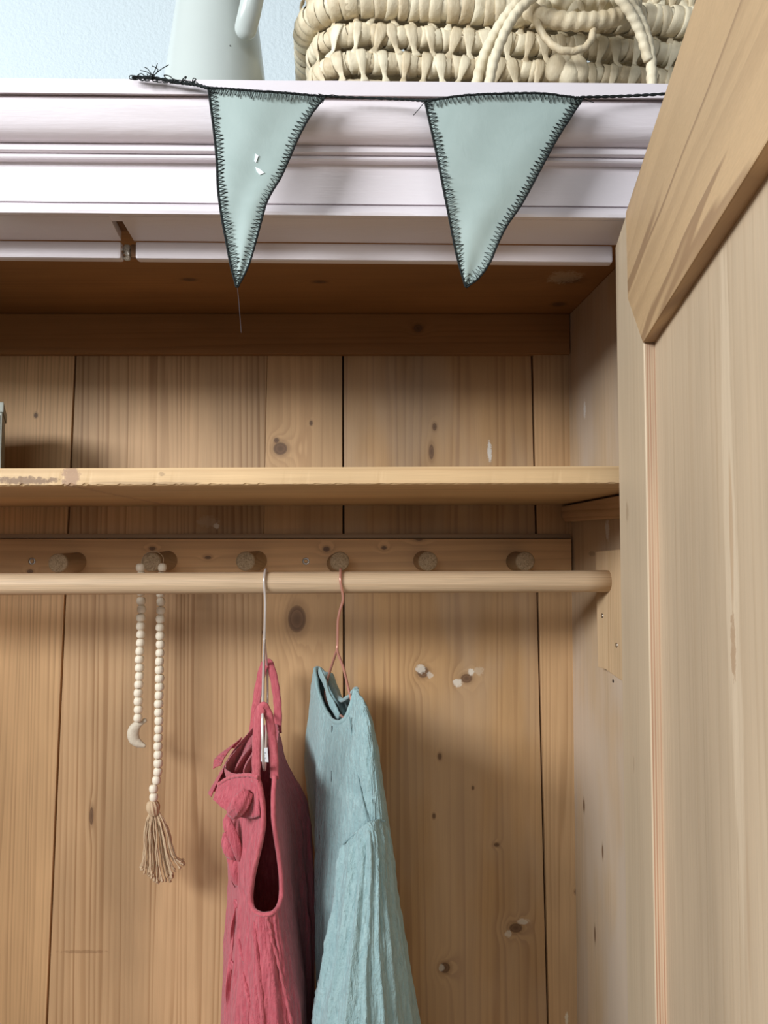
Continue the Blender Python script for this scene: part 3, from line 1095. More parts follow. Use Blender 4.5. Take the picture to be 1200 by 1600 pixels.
def tie_row(z, off, zspan, phase, step=0.0235, lean=0.0):
    pr = rrect(off, z, step=0.002)
    rnd = random.Random(int(z * 1e4) + 5)
    bits = MB()
    row = None
    s, nxt = 0.0, phase
    pts = []
    for i in range(1, len(pr)):
        d = math.hypot(pr[i][0] - pr[i - 1][0], pr[i][1] - pr[i - 1][1])
        s += d
        if s >= nxt:
            nxt += step * rnd.uniform(0.9, 1.1)
            pts.append(i)
    parent = empty('woven_gap', BPt(BW / 2, 0, z), parent=bk)
    for i in pts:
        a, b, nx, ny = pr[i]
        p = BPt(a, b, z)
        q = proj(p)
        rot = math.atan2(ny, nx) + math.pi / 2 + R(5)
        vis = (ny < 0.3 and nx < 0.3) and q[0] < 1110 and p.y < BY + 0.17
        me = rnd.choice(tie_mes)
        if vis:
            o = link('leaf_tie', me, p, parent)
            o.rotation_euler = (0, rnd.uniform(-0.14, 0.14) + lean, rot)
            o.scale = (rnd.uniform(0.8, 1.15), 1, zspan)
        else:
            mt = Matrix.Translation(p) @ Matrix.Rotation(rot, 4, 'Z')
            bits.add([mt @ Vector((v.co.x, v.co.y, v.co.z * zspan)) for v in me.vertices], [tuple(f.vertices) for f in me.polygons])
    if bits.V:
        tag(bits.obj('leaf_ties_behind', M['leaf'], bk, True), kind='stuff')


for k, z in enumerate(rr_):
    coil_row('coil', z, 0.0122, 0.0, k in (1, 2))
    if k + 1 < len(rr_):
        if k < 3:
            tie_row(z - dzr / 2, 0.0, dzr / 0.0335, 0.004 + 0.006 * k)
# lid: a fatter rim that overhangs, one coil above it, then the top closing inward
coil_row('lid_rim', ZL1, 0.0165, 0.012, True)
coil_row('lid_coil', ZL1 + 0.030, 0.0125, 0.002, True)
tie_row(ZL1 + 0.0165, 0.008, 0.8, 0.003)
tie_row(rr_[0] - 0.002 + 0.006, 0.003, 0.95, 0.009, lean=0.35)
zl = ZL1 + 0.040
for k in range(5):
    coil_row('lid_coil', zl + 0.004 * (k == 0), 0.0125, -0.018 - 0.022 * k, False)
    zl += 0.004
top = [BPt(a, b, zl - 0.004) for a, b, _, _ in rrect(-0.128, zl, rc=0.13)]
V, Fc = tube_vf([BPt(0.13, BD / 2, zl), BPt(BW - 0.13, BD / 2, zl)], 0.019, 10)
mesh('lid_coil', V, Fc, M['leaf'], bk, True)
Vf, Ff = box_vf(0.03, BW - 0.03, 0.03, BD - 0.03, ZT + 0.002, ZT + 0.010)
mesh('base', [BPt(a, b, c) for a, b, c in Vf], Ff, M['leaf'], bk)


def wrapped(name, pts, r, k=9, turn=0.011, parent=bk, amp=0.13):
    pth = cr(pts, k)
    L_ = [0.0]
    for i in range(1, len(pth)):
        L_.append(L_[-1] + (pth[i] - pth[i - 1]).length)
    n = max(12, int(L_[-1] / 0.0022))
    q, j = [], 0
    for i in range(n + 1):
        s = L_[-1] * i / n
        while j < len(L_) - 2 and L_[j + 1] < s:
            j += 1
        t = (s - L_[j]) / max(1e-9, L_[j + 1] - L_[j])
        q.append(pth[j].lerp(pth[j + 1], min(1, t)))
    st = L_[-1] / n
    return tube(name, q, lambda i, t, a: r * (1 - amp + amp * 1.6 * abs(math.sin(i * st / turn * math.pi + a / 2))), M['leaf'], parent, 14)


wrapped('hoop_handle', [P(737, 180, .815), P(744, 132, .812), P(757, 85, .808), P(784, 35, .803), P(822, -8, .80), P(890, -45, .80), P(950, -32, .80), P(986, 8, .803), P(1006, 45, .808),
                        P(1016, 85, .815), P(1018, 130, .82), P(1014, 180, .825)], 0.0058)
wrapped('hoop_handle', [P(757, 180, .805), P(764, 132, .802), P(775, 85, .798), P(800, 30, .793), P(835, -6, .79), P(890, -30, .79), P(945, -24, .79), P(978, 10, .795), P(1000, 50, .806),
                        P(1013, 95, .815)], 0.0056)
# padded flap of the lid with its loop, and the knot that the loop goes over
wrapped('lid_flap', [P(815, 6, .84), P(832, 20, .825), P(870, 31, .815), P(910, 34, .813), P(950, 30, .818), P(978, 20, .828), P(990, 8, .845)], 0.0095, turn=0.012)
wrapped('lid_flap', [P(818, -14, .85), P(850, -2, .835), P(900, 4, .83), P(950, 2, .835), P(985, -8, .855)], 0.0095, turn=0.012)
for k in range(6):
    p = P(838 + k * 25, 13 + 5 * math.sin(k * .62), .823)
    o = link('leaf_tie', tie_mes[k % 5], p + Vector((0, 0.006, 0)), bk)
    o.rotation_euler = (0, 0.6 * (-1) ** k, 0)
    o.scale = (0.7, 0.7, 0.55)
wrapped('toggle_loop', [P(836, 26, .822), P(842, 42, .815), P(853, 60, .812), P(872, 76, .81), P(893, 80, .81), P(914, 74, .81), P(925, 58, .812), P(926, 38, .818)], 0.0040, turn=0.013)
kn = empty('toggle_knot', P(884, 113, .85), parent=bk)
for px, py, rx, rz, tl in ((871, 106, .0118, .0165, 0.5), (902, 108, .0112, .0165, -0.35), (888, 114, .0125, .0160, 0.0), (881, 97, .010, .008, 1.4)):
    c = P(px, py, .843)
    V, Fc = lathe_vf([(0.0001, -1), (0.35, -.93), (0.7, -.7), (0.95, -.3), (1.0, 0), (0.95, .3), (0.7, .7), (0.35, .93), (0.0001, 1)], (0, 0, 0), seg=18)
    rx, rz = rx * 1.18, rz * 1.08
    V = [Matrix.Rotation(tl, 3, 'Y') @ Vector((v.x * rx * (1 + .05 * math.cos(7 * math.atan2(v.y, v.x))), v.y * 0.012, v.z * rz)) + c for v in V]
    mesh('leaf_fold', V, Fc, M['leaf'], kn, True)

# ------------------------------------------------------------------ bunting pinned along the cornice
bun = empty('bunting', P(600, 150, 0.72), 'string of two sage-green bunting flags with black stitched edges on the cornice', 'bunting')
random.seed(21)


def pennant(top, left, right, Yt, bulge, ph):
    """outline given as image columns: top edge, left edge and right edge polylines (each top to tip)"""
    rowsn, cols = 60, 18
    l_ = cr([P(x, y, 1.0) for x, y in left], 10)
    r_ = cr([P(x, y, 1.0) for x, y in right], 10)
    lp = [proj(v) for v in l_]
    rp = [proj(v) for v in r_]
    tp = [proj(v) for v in cr([P(x, y, 1.0) for x, y in top], 10)]

    def at(pl, t):
        f = t * (len(pl) - 1)
        i = min(int(f), len(pl) - 2)
        f -= i
        return (pl[i][0] + (pl[i + 1][0] - pl[i][0]) * f, pl[i][1] + (pl[i + 1][1] - pl[i][1]) * f)
    V, Fc = [], []

    def depth(u, v):
        return Yt + bulge * math.sin(math.pi * u) * (1 - v) + 0.003 * math.sin(v * 5 + ph) * (0.3 + v) + 0.0009 * math.sin(u * 9 + v * 7 + ph)
    for i in range(rowsn + 1):
        v = i / rowsn
        a, b = at(lp, v), at(rp, v)
        for j in range(cols + 1):
            u = j / cols
            x = a[0] + (b[0] - a[0]) * u
            y = a[1] + (b[1] - a[1]) * u
            t0 = at(tp, u)
            yl = tp[0][1] + (tp[-1][1] - tp[0][1]) * u
            y += (t0[1] - yl) * (1 - v) ** 6
            V.append(P(x, y, depth(u, v)))
    nV = len(V)
    V += [p + Vector((0, 0.0009, 0)) for p in V]
    cc = cols + 1
    for i in range(rowsn):
        for j in range(cols):
            a = i * cc + j
            Fc.append((a, a + 1, a + cc + 1, a + cc))
            Fc.append((a + nV, a + cc + nV, a + cc + 1 + nV, a + 1 + nV))
    rim = [j for j in range(cc)] + [i * cc + cols for i in range(1, rowsn + 1)] + [rowsn * cc + j for j in range(cols - 1, -1, -1)] + \
          [i * cc for i in range(rowsn - 1, 0, -1)]
    for i in range(len(rim)):
        a, b = rim[i], rim[(i + 1) % len(rim)]
        Fc.append((a, b, b + nV, a + nV))
    o = mesh('pennant', V, Fc, M['pennant'], bun, True)
    # overlock stitching: a looping thread that runs round the edge
    edges = [[V[j] for j in range(cc)], [V[i * cc + cols] for i in range(rowsn + 1)], [V[i * cc] for i in range(rowsn + 1)]]
    cen = [sum((V[i * cc + cols // 2] for i in range(0, rowsn, 6)), Vector()) / 10]
    for pl, side in zip(edges, ('top', 'right', 'left')):
        L_ = [0.0]
        for i in range(1, len(pl)):
            L_.append(L_[-1] + (pl[i] - pl[i - 1]).length)
        n = int(L_[-1] / 0.0043)
        inner, outer = [], []
        zig = []
        j = 0
        for i in range(2 * n + 1):
            s = L_[-1] * i / (2 * n)
            while j < len(L_) - 2 and L_[j + 1] < s:
                j += 1
            t = (s - L_[j]) / max(1e-9, L_[j + 1] - L_[j])
            p = pl[j].lerp(pl[j + 1], min(1, t))
            tg = (pl[min(j + 1, len(pl) - 1)] - pl[j]).normalized()
            nin = Vector((tg.z, 0, -tg.x))
            if nin.dot(cen[0] - p) < 0:
                nin = -nin
            wdt = 0.0076 * (1 + random.uniform(-.25, .2)) * min(1, 0.35 + 12 * abs(1 - s / L_[-1]) if side != 'top' else 1)
            zig.append(p + nin * (wdt if i % 2 else -0.0008) + tg * random.uniform(-.0007, .0007) + Vector((0, -0.0017 if i % 2 else -0.0013, 0)))
            outer.append(p - nin * 0.0004 + Vector((0, -0.0006, random.uniform(-.0003, .0003))))
        mb = MB()
        mb.add(*tube_vf(zig, 0.0007, 5))
        mb.add(*tube_vf(outer, 0.0010, 6))
        tag(mb.obj('stitching', M['thread'], o, True), 'black overlocked edge thread', kind='stuff')
    return o, V, cc


p1, V1, cc1 = pennant([(326, 138), (380, 142), (440, 146), (508, 151)],
                      [(326, 138), (334, 200), (339, 250), (341, 295), (346, 335), (354, 378), (361, 415), (370, 449)],
                      [(508, 151), (484, 182), (466, 215), (450, 252), (438, 278), (418, 312), (408, 345), (400, 375), (388, 415), (371, 449)], 0.722, -0.004, 0.5)
p2, V2, cc2 = pennant([(664, 158), (730, 150), (800, 147), (880, 147), (910, 154)],
                      [(664, 158), (680, 230), (692, 290), (703, 345), (714, 400), (728, 449)],
                      [(910, 154), (890, 185), (868, 220), (840, 272), (815, 318), (790, 355), (775, 386), (765, 410), (748, 434), (728, 449)], 0.722, -0.003, 2.2)
# small white flecks on the first flag
for quad in (((399, 240), (404, 243), (400, 254), (397, 252)), ((399, 261), (406, 264), (413, 270), (406, 273), (401, 268))):
    pts = []
    for x, y in quad:
        q = min(V1[:len(V1) // 2], key=lambda v: (proj(v)[0] - x) ** 2 + (proj(v)[1] - y) ** 2)
        pts.append((P(x, y, q.y - 0.0012), P(x, y, q.y + 0.0003)))
    tag(prism('fleck', pts, M['tag'], p1), 'white scuff mark')
# cord
random.seed(5)


def twisted(name, pts, r, parent):
    pth = cr(pts, 14)
    mb = MB()
    for ph in (0, math.pi):
        q = []
        for i, p in enumerate(pth):
            a = i * 0.9 + ph
            q.append(p + Vector((0, math.cos(a), math.sin(a))) * r * 0.8)
        mb.add(*tube_vf(q, r, 6))
    return mb.obj(name, M['thread'], parent, True)


cord = twisted('cord', [P(207, 121, .728), P(240, 122, .726), P(280, 129, .726), P(305, 132, .725), P(326, 138, .721)], 0.0011, bun)
twisted('cord', [P(506, 150, .721), P(540, 152, .727), P(600, 154, .728), P(640, 156, .726), P(666, 158, .721)], 0.0008, bun)
twisted('cord', [P(906, 152, .721), P(950, 151, .727), P(1000, 149, .728), P(1060, 145.5, .728), P(1180, 138, .728)], 0.0009, bun)
mb = MB()
for k in range(9):                # frayed loops and ends at the left
    x0, y0 = random.uniform(212, 300), 0
    y0 = 121 + (x0 - 212) * 0.10
    pts = [P(x0, y0, .726)]
    for j in range(4):
        x0 += random.uniform(-7, 11)
        pts.append(P(x0, y0 + random.uniform(-9, 5), .724 + random.uniform(-.003, .002)))
    mb.add(*tube_vf(cr(pts, 7), 0.0005, 5))
for pts in (((238, 118), (243, 108), (246, 99)), ((240, 118), (252, 108), (264, 101)), ((238, 118), (231, 108), (226, 105)), ((240, 119), (247, 109), (238, 103)),
            ((238, 117), (228, 112), (219, 110))):
    mb.add(*tube_vf(cr([P(x, y, .724) for x, y in pts], 8), 0.00045, 5))
for k in range(12):
    c = Vector(P(205 + k * 9 + random.uniform(-3, 3), 121 + k * 0.9, .7255))
    mb.add(*tube_vf([c + Vector((math.cos(a) * .0032, -0.0005 * math.sin(a * 3), math.sin(a) * .0022)) for a in [i * 0.7 for i in range(9)]], 0.00055, 5))
tag(mb.obj('frayed_ends', M['thread'], bun, True), 'tangled frayed thread ends', kind='stuff')
for pts in (((905, 152), (918, 157), (928, 160)), ((664, 158), (655, 170), (646, 180)), ((506, 151), (518, 148), (524, 149))):
    tube('loose_thread', cr([P(x, y, .724) for x, y in pts], 8), 0.0004, M['thread'], bun, 5)
tube('loose_thread', cr([P(371, 449, .725), P(373, 470, .726), P(375, 495, .727), P(377, 520, .727)], 8), 0.00018,
     plain('grey_thread', (0.10, 0.10, 0.12), 0.7), bun, 5)

# ------------------------------------------------------------------ bead garland on the second peg
gar = empty('bead_garland', P(236, 862, 1.225), 'pale wooden bead garland with clay moon and jute tassel on the second peg', 'garland')
bm_me = bpy.data.meshes.new('bead')
Vb, Fb = lathe_vf([(0.0014, -0.0066), (0.0040, -0.0066), (0.0060, -0.0052), (0.0070, -0.0028), (0.0073, 0), (0.0070, 0.0028), (0.0060, 0.0052), (0.0040, 0.0066), (0.0014, 0.0066)],
                  (0, 0, 0), seg=18)
bm_me.from_pydata(Vb, [], Fb)
bm_me.polygons.foreach_set('use_smooth', [True] * len(bm_me.polygons))
bm_me.materials.append(M['bead'])
random.seed(9)
YG = 1.212


def strand(pl):
    for a, b, p in pl:
        o = link('bead', bm_me, P(a, b, 1.2035 if b < 890 else 1.207 if b < 903 else YG), gar)
        o.rotation_euler = (random.uniform(-.15, .15), random.uniform(-.12, .12), random.uniform(0, 6))
        o.scale = (random.uniform(.95, 1.03),) * 2 + (random.uniform(.95, 1.0),)


ly = [886.5, 899, 911.5, 924.5] + [939 + 13.05 * i for i in range(15)]
ry = [886.5, 900, 914, 927.5] + [940.6 + 13.26 * i for i in range(24)]
jx = lambda y: 1.1 * math.sin(y * .37)
ll = [(219.5 if y < 890 else 220.5 if y < 940 else 221.3 - (y - 940) * 0.033 + jx(y) * .5, y, 0) for y in ly]
rl = [(253.5 if y < 890 else 252.0 if y < 903 else 251.2 - (y - 940) * (0.017 if y < 1215 else 0.022) - (4.5 if y > 1220 else 0) + jx(y) * .4, y, 0) for y in ry]
strand(ll)
strand(rl)
cordm = plain('garland_cord', (0.55, 0.42, 0.28), 0.85)
pegtop = [P(219.5, 886, 1.2045), P(223, 872, 1.211), P(228.5, 865.0, 1.216), P(240, 861.2, 1.216), P(250, 865.0, 1.216), P(255.5, 873, 1.211), P(253.5, 886, 1.2045)]
allp = [P(a, b, YG) for a, b, _ in reversed(ll)] + cr(pegtop, 6) + [P(a, b, YG) for a, b, _ in rl] + [P(238, 1262, YG)]
tube('cord', allp, 0.0007, cordm, gar, 6)
# moon
mo = [(225, 1129, 1.5), (217, 1131, 6), (210, 1138, 8.5), (207.5, 1147, 9.2), (210, 1156, 8.5), (217, 1162, 6.5), (227.5, 1166, 2.0)]
pth = cr([P(x, y, 1.219) for x, y, r in mo], 6)
rad_ = [r for _, _, r in mo]


def mrad(i, t, a):
    f = t * (len(rad_) - 1)
    k = min(int(f), len(rad_) - 2)
    return (rad_[k] + (rad_[k + 1] - rad_[k]) * (f - k)) * 1.22 / F * (1 + 0.05 * math.cos(3 * a + t * 4))


tube('moon_charm', pth, mrad, M['clay'], gar, 14, flat=0.75, flatdir=(0, 1, 0))
V, Fc = lathe_vf([(0.0001, -.0042), (.003, -.003), (.0042, 0), (.003, .003), (.0001, .0042)], P(226, 1126, 1.219), seg=12)
mesh('charm_bead', V, Fc, M['clay'], gar, True)
# tassel: bound knot and some forty threads
tass = empty('tassel', P(238, 1262, YG), parent=gar)
pk = cr([P(237.5, 1251.5, YG), P(238.5, 1258, YG), P(240, 1266, YG), P(241.5, 1274, YG)], 8)
tube('tassel_knot', pk, lambda i, t, a: (0.0075 + 0.0026 * math.sin(t * 3.0)) * (0.55 + 0.45 * math.sin(math.pi * (0.2 + 0.7 * t))) * (1 + 0.10 * math.cos(11 * a)), M['jute'], tass, 44)
mb = MB()
random.seed(33)
for k in range(46):
    e = random.uniform(-1, 1)
    ex = 254 + 35 * e
    ey = 1380 - 22 * abs(e) ** 1.6 - (10 if e > .5 else 0) + random.uniform(-9, 3)
    dy = random.uniform(-0.016, 0.016)
    sx = 241 + 7 * e
    pts = [P(sx, 1268, YG), P(sx + (ex - sx) * .28 + e * 4, 1295, YG + dy * .4), P(sx + (ex - sx) * .62 + random.uniform(-3, 3), 1335, YG + dy * .8), P(ex, ey, YG + dy)]
    pth = cr(pts, 9)
    ph = random.uniform(0, 6)
    pth = [p + Vector((math.sin(i * .9 + ph), 0, 0)) * 0.0004 for i, p in enumerate(pth)]
    nn_ = len(pth)
    mb.add(*tube_vf(pth, lambda i, t, a: 0.00105 * (1 + .2 * math.sin(i * 1.7 + a)) * (1.9 if t > .955 else 1), 5))
    if k % 2:
        for q in range(3):
            e0 = pth[-1]
            mb.add(*tube_vf([e0, e0 + Vector((random.uniform(-.002, .002), random.uniform(-.001, .001), -random.uniform(.001, .003)))], 0.0004, 4))
tag(mb.obj('tassel_threads', M['jute'], tass, True), kind='stuff')

# ------------------------------------------------------------------ hangers
YR = 1.085
rod_c = lambda px: P(px, 908.5 + (600 - px) * 0.0055, YR)
g1 = empty('wire_hanger', P(415, 892, YR), 'silver wire hanger on the rod carrying the rose-pink dress', 'hanger', 'wire hangers on the rod')


def hook(px, dx, dyv):
    """over the rod: starts behind it, over the top, down the front, back under to the shank"""
    c = rod_c(px)
    r = 0.0158 + 0.0024
    pts = []
    for a in (-15, 5, 30, 60, 90, 120, 150, 180):
        a = R(a)
        pts.append(c + Vector((dx * -math.cos(a), 0, 0)) + Vector((0, math.cos(a) * r * 1.02, math.sin(a) * r)))
    return pts


h = hook(415.5, 0.0004, 0)
path = cr(h + [P(414.5, 940, YR - 0.015), P(414, 970, YR - 0.010), P(413, 1004, YR)], 8)
tube('hook', path, 0.0019, M['steel'], g1, 10)
apx = P(413, 1002, YR)
nr, fr_ = P(410.5, 1108, 0.93), P(417, 1040, 1.22)
tube('shoulder_bar', cr([apx + Vector((0, .002, .004)), apx + (nr - apx) * .12 + Vector((0, 0, 0.003)), apx + (nr - apx) * .55 + Vector((0, 0, 0.006)), nr + Vector((0, 0, .0015)),
                         P(410, 1140, 0.914), P(410.5, 1172, 0.912), P(412, 1194, 0.925), P(413.5, 1202, 0.97), P(415, 1178, 1.07), P(417, 1120, 1.20), P(418, 1098, 1.232),
                         P(418, 1070, 1.236), fr_ + Vector((0, 0, .0015)), apx + (fr_ - apx) * .55 + Vector((0, 0, 0.006)), apx + Vector((0, -.002, .004))], 10), 0.0019, M['steel'], g1, 10)

g2 = empty('wire_hanger', P(530, 892, YR), 'copper wire hanger with a bent neck carrying the sage-blue dress', 'hanger', 'wire hangers on the rod')
h = hook(532, 0.0012, 0)
neck = P(527, 1016, YR)
path = cr(h + [P(536, 935, YR - 0.015), P(531, 955, YR - 0.010), P(528, 972, YR - .005), P(527.5, 1000, YR), neck], 8)
tube('hook', path, 0.0019, M['copper'], g2, 10)
nr2, fr2 = P(551, 1102, 1.008), P(509, 1074, 1.15)
tube('shoulder_bar', cr([neck + Vector((0, 0, .006)), neck + Vector((.001, -.006, -.002)), P(537, 1045, 1.05), P(544, 1074, 1.025), nr2,
                         P(552.5, 1114, 1.007), P(550, 1122, 1.013), P(542, 1124, 1.035), P(530, 1116, 1.065), P(516, 1104, 1.11), P(510, 1096, 1.14), P(508, 1086, 1.15),
                         fr2, P(514, 1054, 1.12), P(521, 1032, 1.10), neck + Vector((0, 0, .002))], 10), 0.0019, M['copper'], g2, 10)

# ------------------------------------------------------------------ garment helpers
def ring_at(pts, n, zoff=0.0):
    return cr([P(*p) for p in pts], n, closed=True)


def loft(rings, nu, nv):
    """rings: lists of 8 (px,py,Y); returns grid [v][u]"""
    R_ = []
    for r in rings:
        c = cr([P(*p) for p in r], nu // len(r), closed=True)
        R_.append(c)
    grid = []
    m = len(R_)
    nu = len(R_[0])
    for i in range(m - 1):
        for k in range(nv):
            t = k / nv
            row = []
            for u in range(nu):
                a, b, c, d = R_[max(i - 1, 0)][u], R_[i][u], R_[i + 1][u], R_[min(i + 2, m - 1)][u]
                row.append(0.5 * ((2 * b) + (c - a) * t + (2 * a - 5 * b + 4 * c - d) * t * t + (3 * b - a - 3 * c + d) * t ** 3))
            grid.append(row)
    grid.append([p.copy() for p in R_[-1]])
    return grid


def displace(grid, fn, closed=True):
    nv, nu = len(grid), len(grid[0])
    out = []
    for i in range(nv):
        row = []
        for j in range(nu):
            du = grid[i][(j + 1) % nu] - grid[i][(j - 1) % nu] if closed else grid[i][min(j + 1, nu - 1)] - grid[i][max(j - 1, 0)]
            dv = grid[min(i + 1, nv - 1)][j] - grid[max(i - 1, 0)][j]
            nrm = du.cross(dv)
            if nrm.length > 1e-12:
                nrm.normalize()
            row.append(grid[i][j] + nrm * fn(i / (nv - 1), j / nu, grid[i][j]))
        out.append(row)
    return out


def grid_mesh(name, grid, m, parent, closed=True, thick=0.0016, skip=None):
    nv, nu = len(grid), len(grid[0])
    V = [p for row in grid for p in row]
    Fc = []
    for i in range(nv - 1):
        for j in range(nu if closed else nu - 1):
            f = (i * nu + j, i * nu + (j + 1) % nu, (i + 1) * nu + (j + 1) % nu, (i + 1) * nu + j)
            if skip and skip((V[f[0]] + V[f[1]] + V[f[2]] + V[f[3]]) / 4):
                continue
            Fc.append(f)
    used = sorted({i for f in Fc for i in f})
    mp = {a: b for b, a in enumerate(used)}
    o = mesh(name, [V[i] for i in used], [tuple(mp[i] for i in f) for f in Fc], m, parent, True)
    if thick:
        md = o.modifiers.new('thickness', 'SOLIDIFY')
        md.thickness = thick
        md.offset = 0
    return o


def inside(poly, x, y):
    c = False
    n = len(poly)
    for i in range(n):
        x1, y1 = poly[i]
        x2, y2 = poly[(i + 1) % n]
        if (y1 > y) != (y2 > y) and x < (x2 - x1) * (y - y1) / (y2 - y1) + x1:
            c = not c
    return c


def hit(grid, px, py, ymax=9):
    """front-most surface depth at an image position"""
    best, bd = None, 1e9
    for row in grid:
        for p in row:
            if p.y > ymax:
                continue
            q = proj(p)
            d = (q[0] - px) ** 2 + (q[1] - py) ** 2
            if d < 60:
                sc = d + p.y * 260
                if sc < bd:
                    bd, best = sc, p
    return best.y if best else None


def crease(u, v, s, f1, f2):
    return noise.noise(Vector((u * f1, v * f2, s))) + 0.5 * noise.noise(Vector((u * f1 * 2.3, v * f2 * 1.7, s + 5)))


# ------------------------------------------------------------------ rose-pink dress
pk_ = empty('pink_dress', P(414, 1040, 1.07), 'rose-pink muslin strap dress with ruffled bib on the silver hanger', 'dress')
rings = [
    [(414, 1228, .93), (401, 1216, .942), (352, 1200, 1.05), (380, 1160, 1.17), (408, 1135, 1.24), (433, 1133, 1.21), (432, 1170, 1.08), (429, 1208, .945)],
    [(416, 1262, .928), (408, 1262, .938), (358, 1250, 1.04), (376, 1210, 1.17), (412, 1180, 1.25), (446, 1189, 1.18), (437, 1205, 1.08), (428, 1255, .94)],
    [(414, 1345, .925), (393, 1345, .945), (358, 1320, 1.03), (362, 1280, 1.17), (420, 1252, 1.25), (477, 1251, 1.165), (452, 1260, 1.08), (436, 1340, .945)],
    [(418, 1440, .925), (392, 1440, .945), (364, 1410, 1.02), (364, 1360, 1.17), (430, 1324, 1.25), (485, 1334, 1.16), (462, 1340, 1.08), (441, 1430, .945)],
    [(424, 1530, .92), (388, 1530, .94), (358, 1500, 1.01), (362, 1440, 1.17), (435, 1406, 1.25), (486, 1413, 1.155), (470, 1430, 1.08), (458, 1520, .945)],
    [(430, 1640, .915), (382, 1640, .935), (352, 1600, 1.00), (360, 1530, 1.17), (440, 1490, 1.25), (486, 1502, 1.15), (477, 1530, 1.08), (471, 1630, .945)],
    [(438, 1980, .90), (370, 1980, .93), (335, 1900, .99), (345, 1800, 1.17), (436, 1740, 1.25), (480, 1760, 1.15), (474, 1800, 1.08), (462, 1960, .945)],
]
g = loft(rings, 240, 30)


def pinkdisp(v, u, p):
    f = min(1, max(0, (v - 0.25) * 2.2))
    d = 0.0042 * f * crease(u * 24, v * 2.2, 1.0, 1, 1)
    d += 0.0016 * crease(u * 60, v * 16, 3.0, 1, 1)
    d += 0.004 * f * math.sin(u * 2 * math.pi * 11 + 3 * v) * (0.5 + 0.5 * noise.noise(Vector((u * 8, v * 3, 7))))
    return d


g = displace(g, pinkdisp)
ARM = [(401, 1212), (407, 1232), (411, 1262), (411, 1295), (404, 1330), (396, 1365), (392, 1395), (393, 1414), (400, 1425), (414, 1429), (428, 1425), (437, 1412), (440, 1390),
       (438, 1355), (433, 1320), (428, 1285), (427, 1250), (429, 1212)]
armp = [proj(v) for v in cr([P(x, y, 1) for x, y in ARM], 6)]
pink = grid_mesh('bodice', g, M['pink'], pk_, True, 0.0016, lambda c: c.y < 1.0 and inside(armp + [(429, 1190), (401, 1190)], *proj(c)))
# binding round the armhole, carried on up over the shoulder as the near strap
bpts = []
for x, y in [proj(v) for v in cr([P(x, y, 1) for x, y in ARM], 3)]:
    d = hit(g, x, y, 1.0)
    bpts.append((x, y, d))
last = next(d for _, _, d in bpts if d)
bq = []
for x, y, d in bpts:
    last = d if d else last
    bq.append([x, y, last])
for _ in range(3):
    bq = [[x, y, (bq[max(i - 1, 0)][2] + d + bq[min(i + 1, len(bq) - 1)][2]) / 3] for i, (x, y, d) in enumerate(bq)]
bpath = [P(x, y, d - 0.001) for x, y, d in bq]
tube('armhole_binding', bpath, lambda i, t, a: 0.0036 * (1 + 0.10 * math.sin(i * 2.1) * math.cos(a * 2)), M['pinkedge'], pk_, 12, flat=0.8)


def strap(name, pts, w, m, parent, thick=0.0022, face=(0, 1, 0)):
    pth = cr(pts, 10)
    return tube(name, pth, lambda i, t, a: w * (1 + 0.05 * math.sin(i * .8)), m, parent, 14, flat=thick / w, flatdir=face)


# near strap: up from the front corner, over the hanger end, down the back
strap('strap', [P(400, 1222, .94), P(400.5, 1190, .933), P(401.5, 1150, .928), P(404.5, 1119, .925), P(411.5, 1104, .924), P(420, 1119, .928), P(425, 1150, .934), P(428, 1180, .94),
                P(429, 1216, .946)], 0.0062, M['pinkedge'], pk_, 0.0026, (0.35, 0.94, 0))
strap('strap', [P(395, 1150, 1.21), P(399, 1110, 1.215), P(405, 1070, 1.22), P(412, 1042, 1.222), P(420, 1036, 1.223), P(427, 1056, 1.225), P(432, 1085, 1.226), P(434, 1110, 1.226),
                P(434, 1145, 1.226)], 0.0072, M['pinkedge'], pk_, 0.0026, (0.3, 0.95, 0))


# ruffles along the bib: wavy ribbons fixed on their upper edge, flaring outward
def ruffle(name, top, outv, n, amp, waves, m, parent, rows_=14, seed=0):
    pth = cr(top, n)
    outs = cr(outv, n)
    grid = []
    for r in range(rows_ + 1):
        t = r / rows_
        row = []
        for i, (p, o_) in enumerate(zip(pth, outs)):
            s = i / (len(pth) - 1)
            wv = math.sin(s * waves * 2 * math.pi + seed + 0.8 * math.sin(s * 5 + seed)) * amp * t
            tg = (pth[min(i + 1, len(pth) - 1)] - pth[max(i - 1, 0)]).normalized()
            nrm = tg.cross(o_).normalized() if o_.length > 0 else Vector((0, 1, 0))
            sag = Vector((0, 0, -0.004 * t * t))
            row.append(p + o_ * t + nrm * wv + sag + nrm * 0.0007 * crease(s * 40, t * 6, seed, 1, 1))
        grid.append(row)
    return grid_mesh(name, grid, m, parent, False, 0.0014)


def D(*a):
    """difference of two image points at one depth"""
    x0, y0, x1, y1, Y = a[:5]
    return P(x1, y1, a[5] if len(a) > 5 else Y) - P(x0, y0, Y)


# near ruffle, lit, from the front corner to the middle of the bib
ruffle('ruffle', [P(403, 1216, .934), P(390, 1212, .945), P(372, 1213, .965), P(356, 1217, .985), P(341, 1227, 1.0)],
       [D(403, 1216, 410, 1268, .934), D(390, 1212, 391, 1274, .945, .94), D(372, 1213, 374, 1272, .965, .952), D(356, 1217, 358, 1262, .985, .965), D(341, 1227, 331, 1243, 1.0, .985)], 24,
       0.0042, 1.6, M['pink'], pk_, seed=0.6)
tube('ruffle_hem', cr([P(403, 1215, .932), P(390, 1211, .943), P(372, 1212, .963), P(356, 1216, .983), P(341, 1226, .998)], 8), lambda i, t, a: 0.0024 * (1 + .12 * math.sin(i * 1.7)),
     M['pinkedge'], pk_, 10)
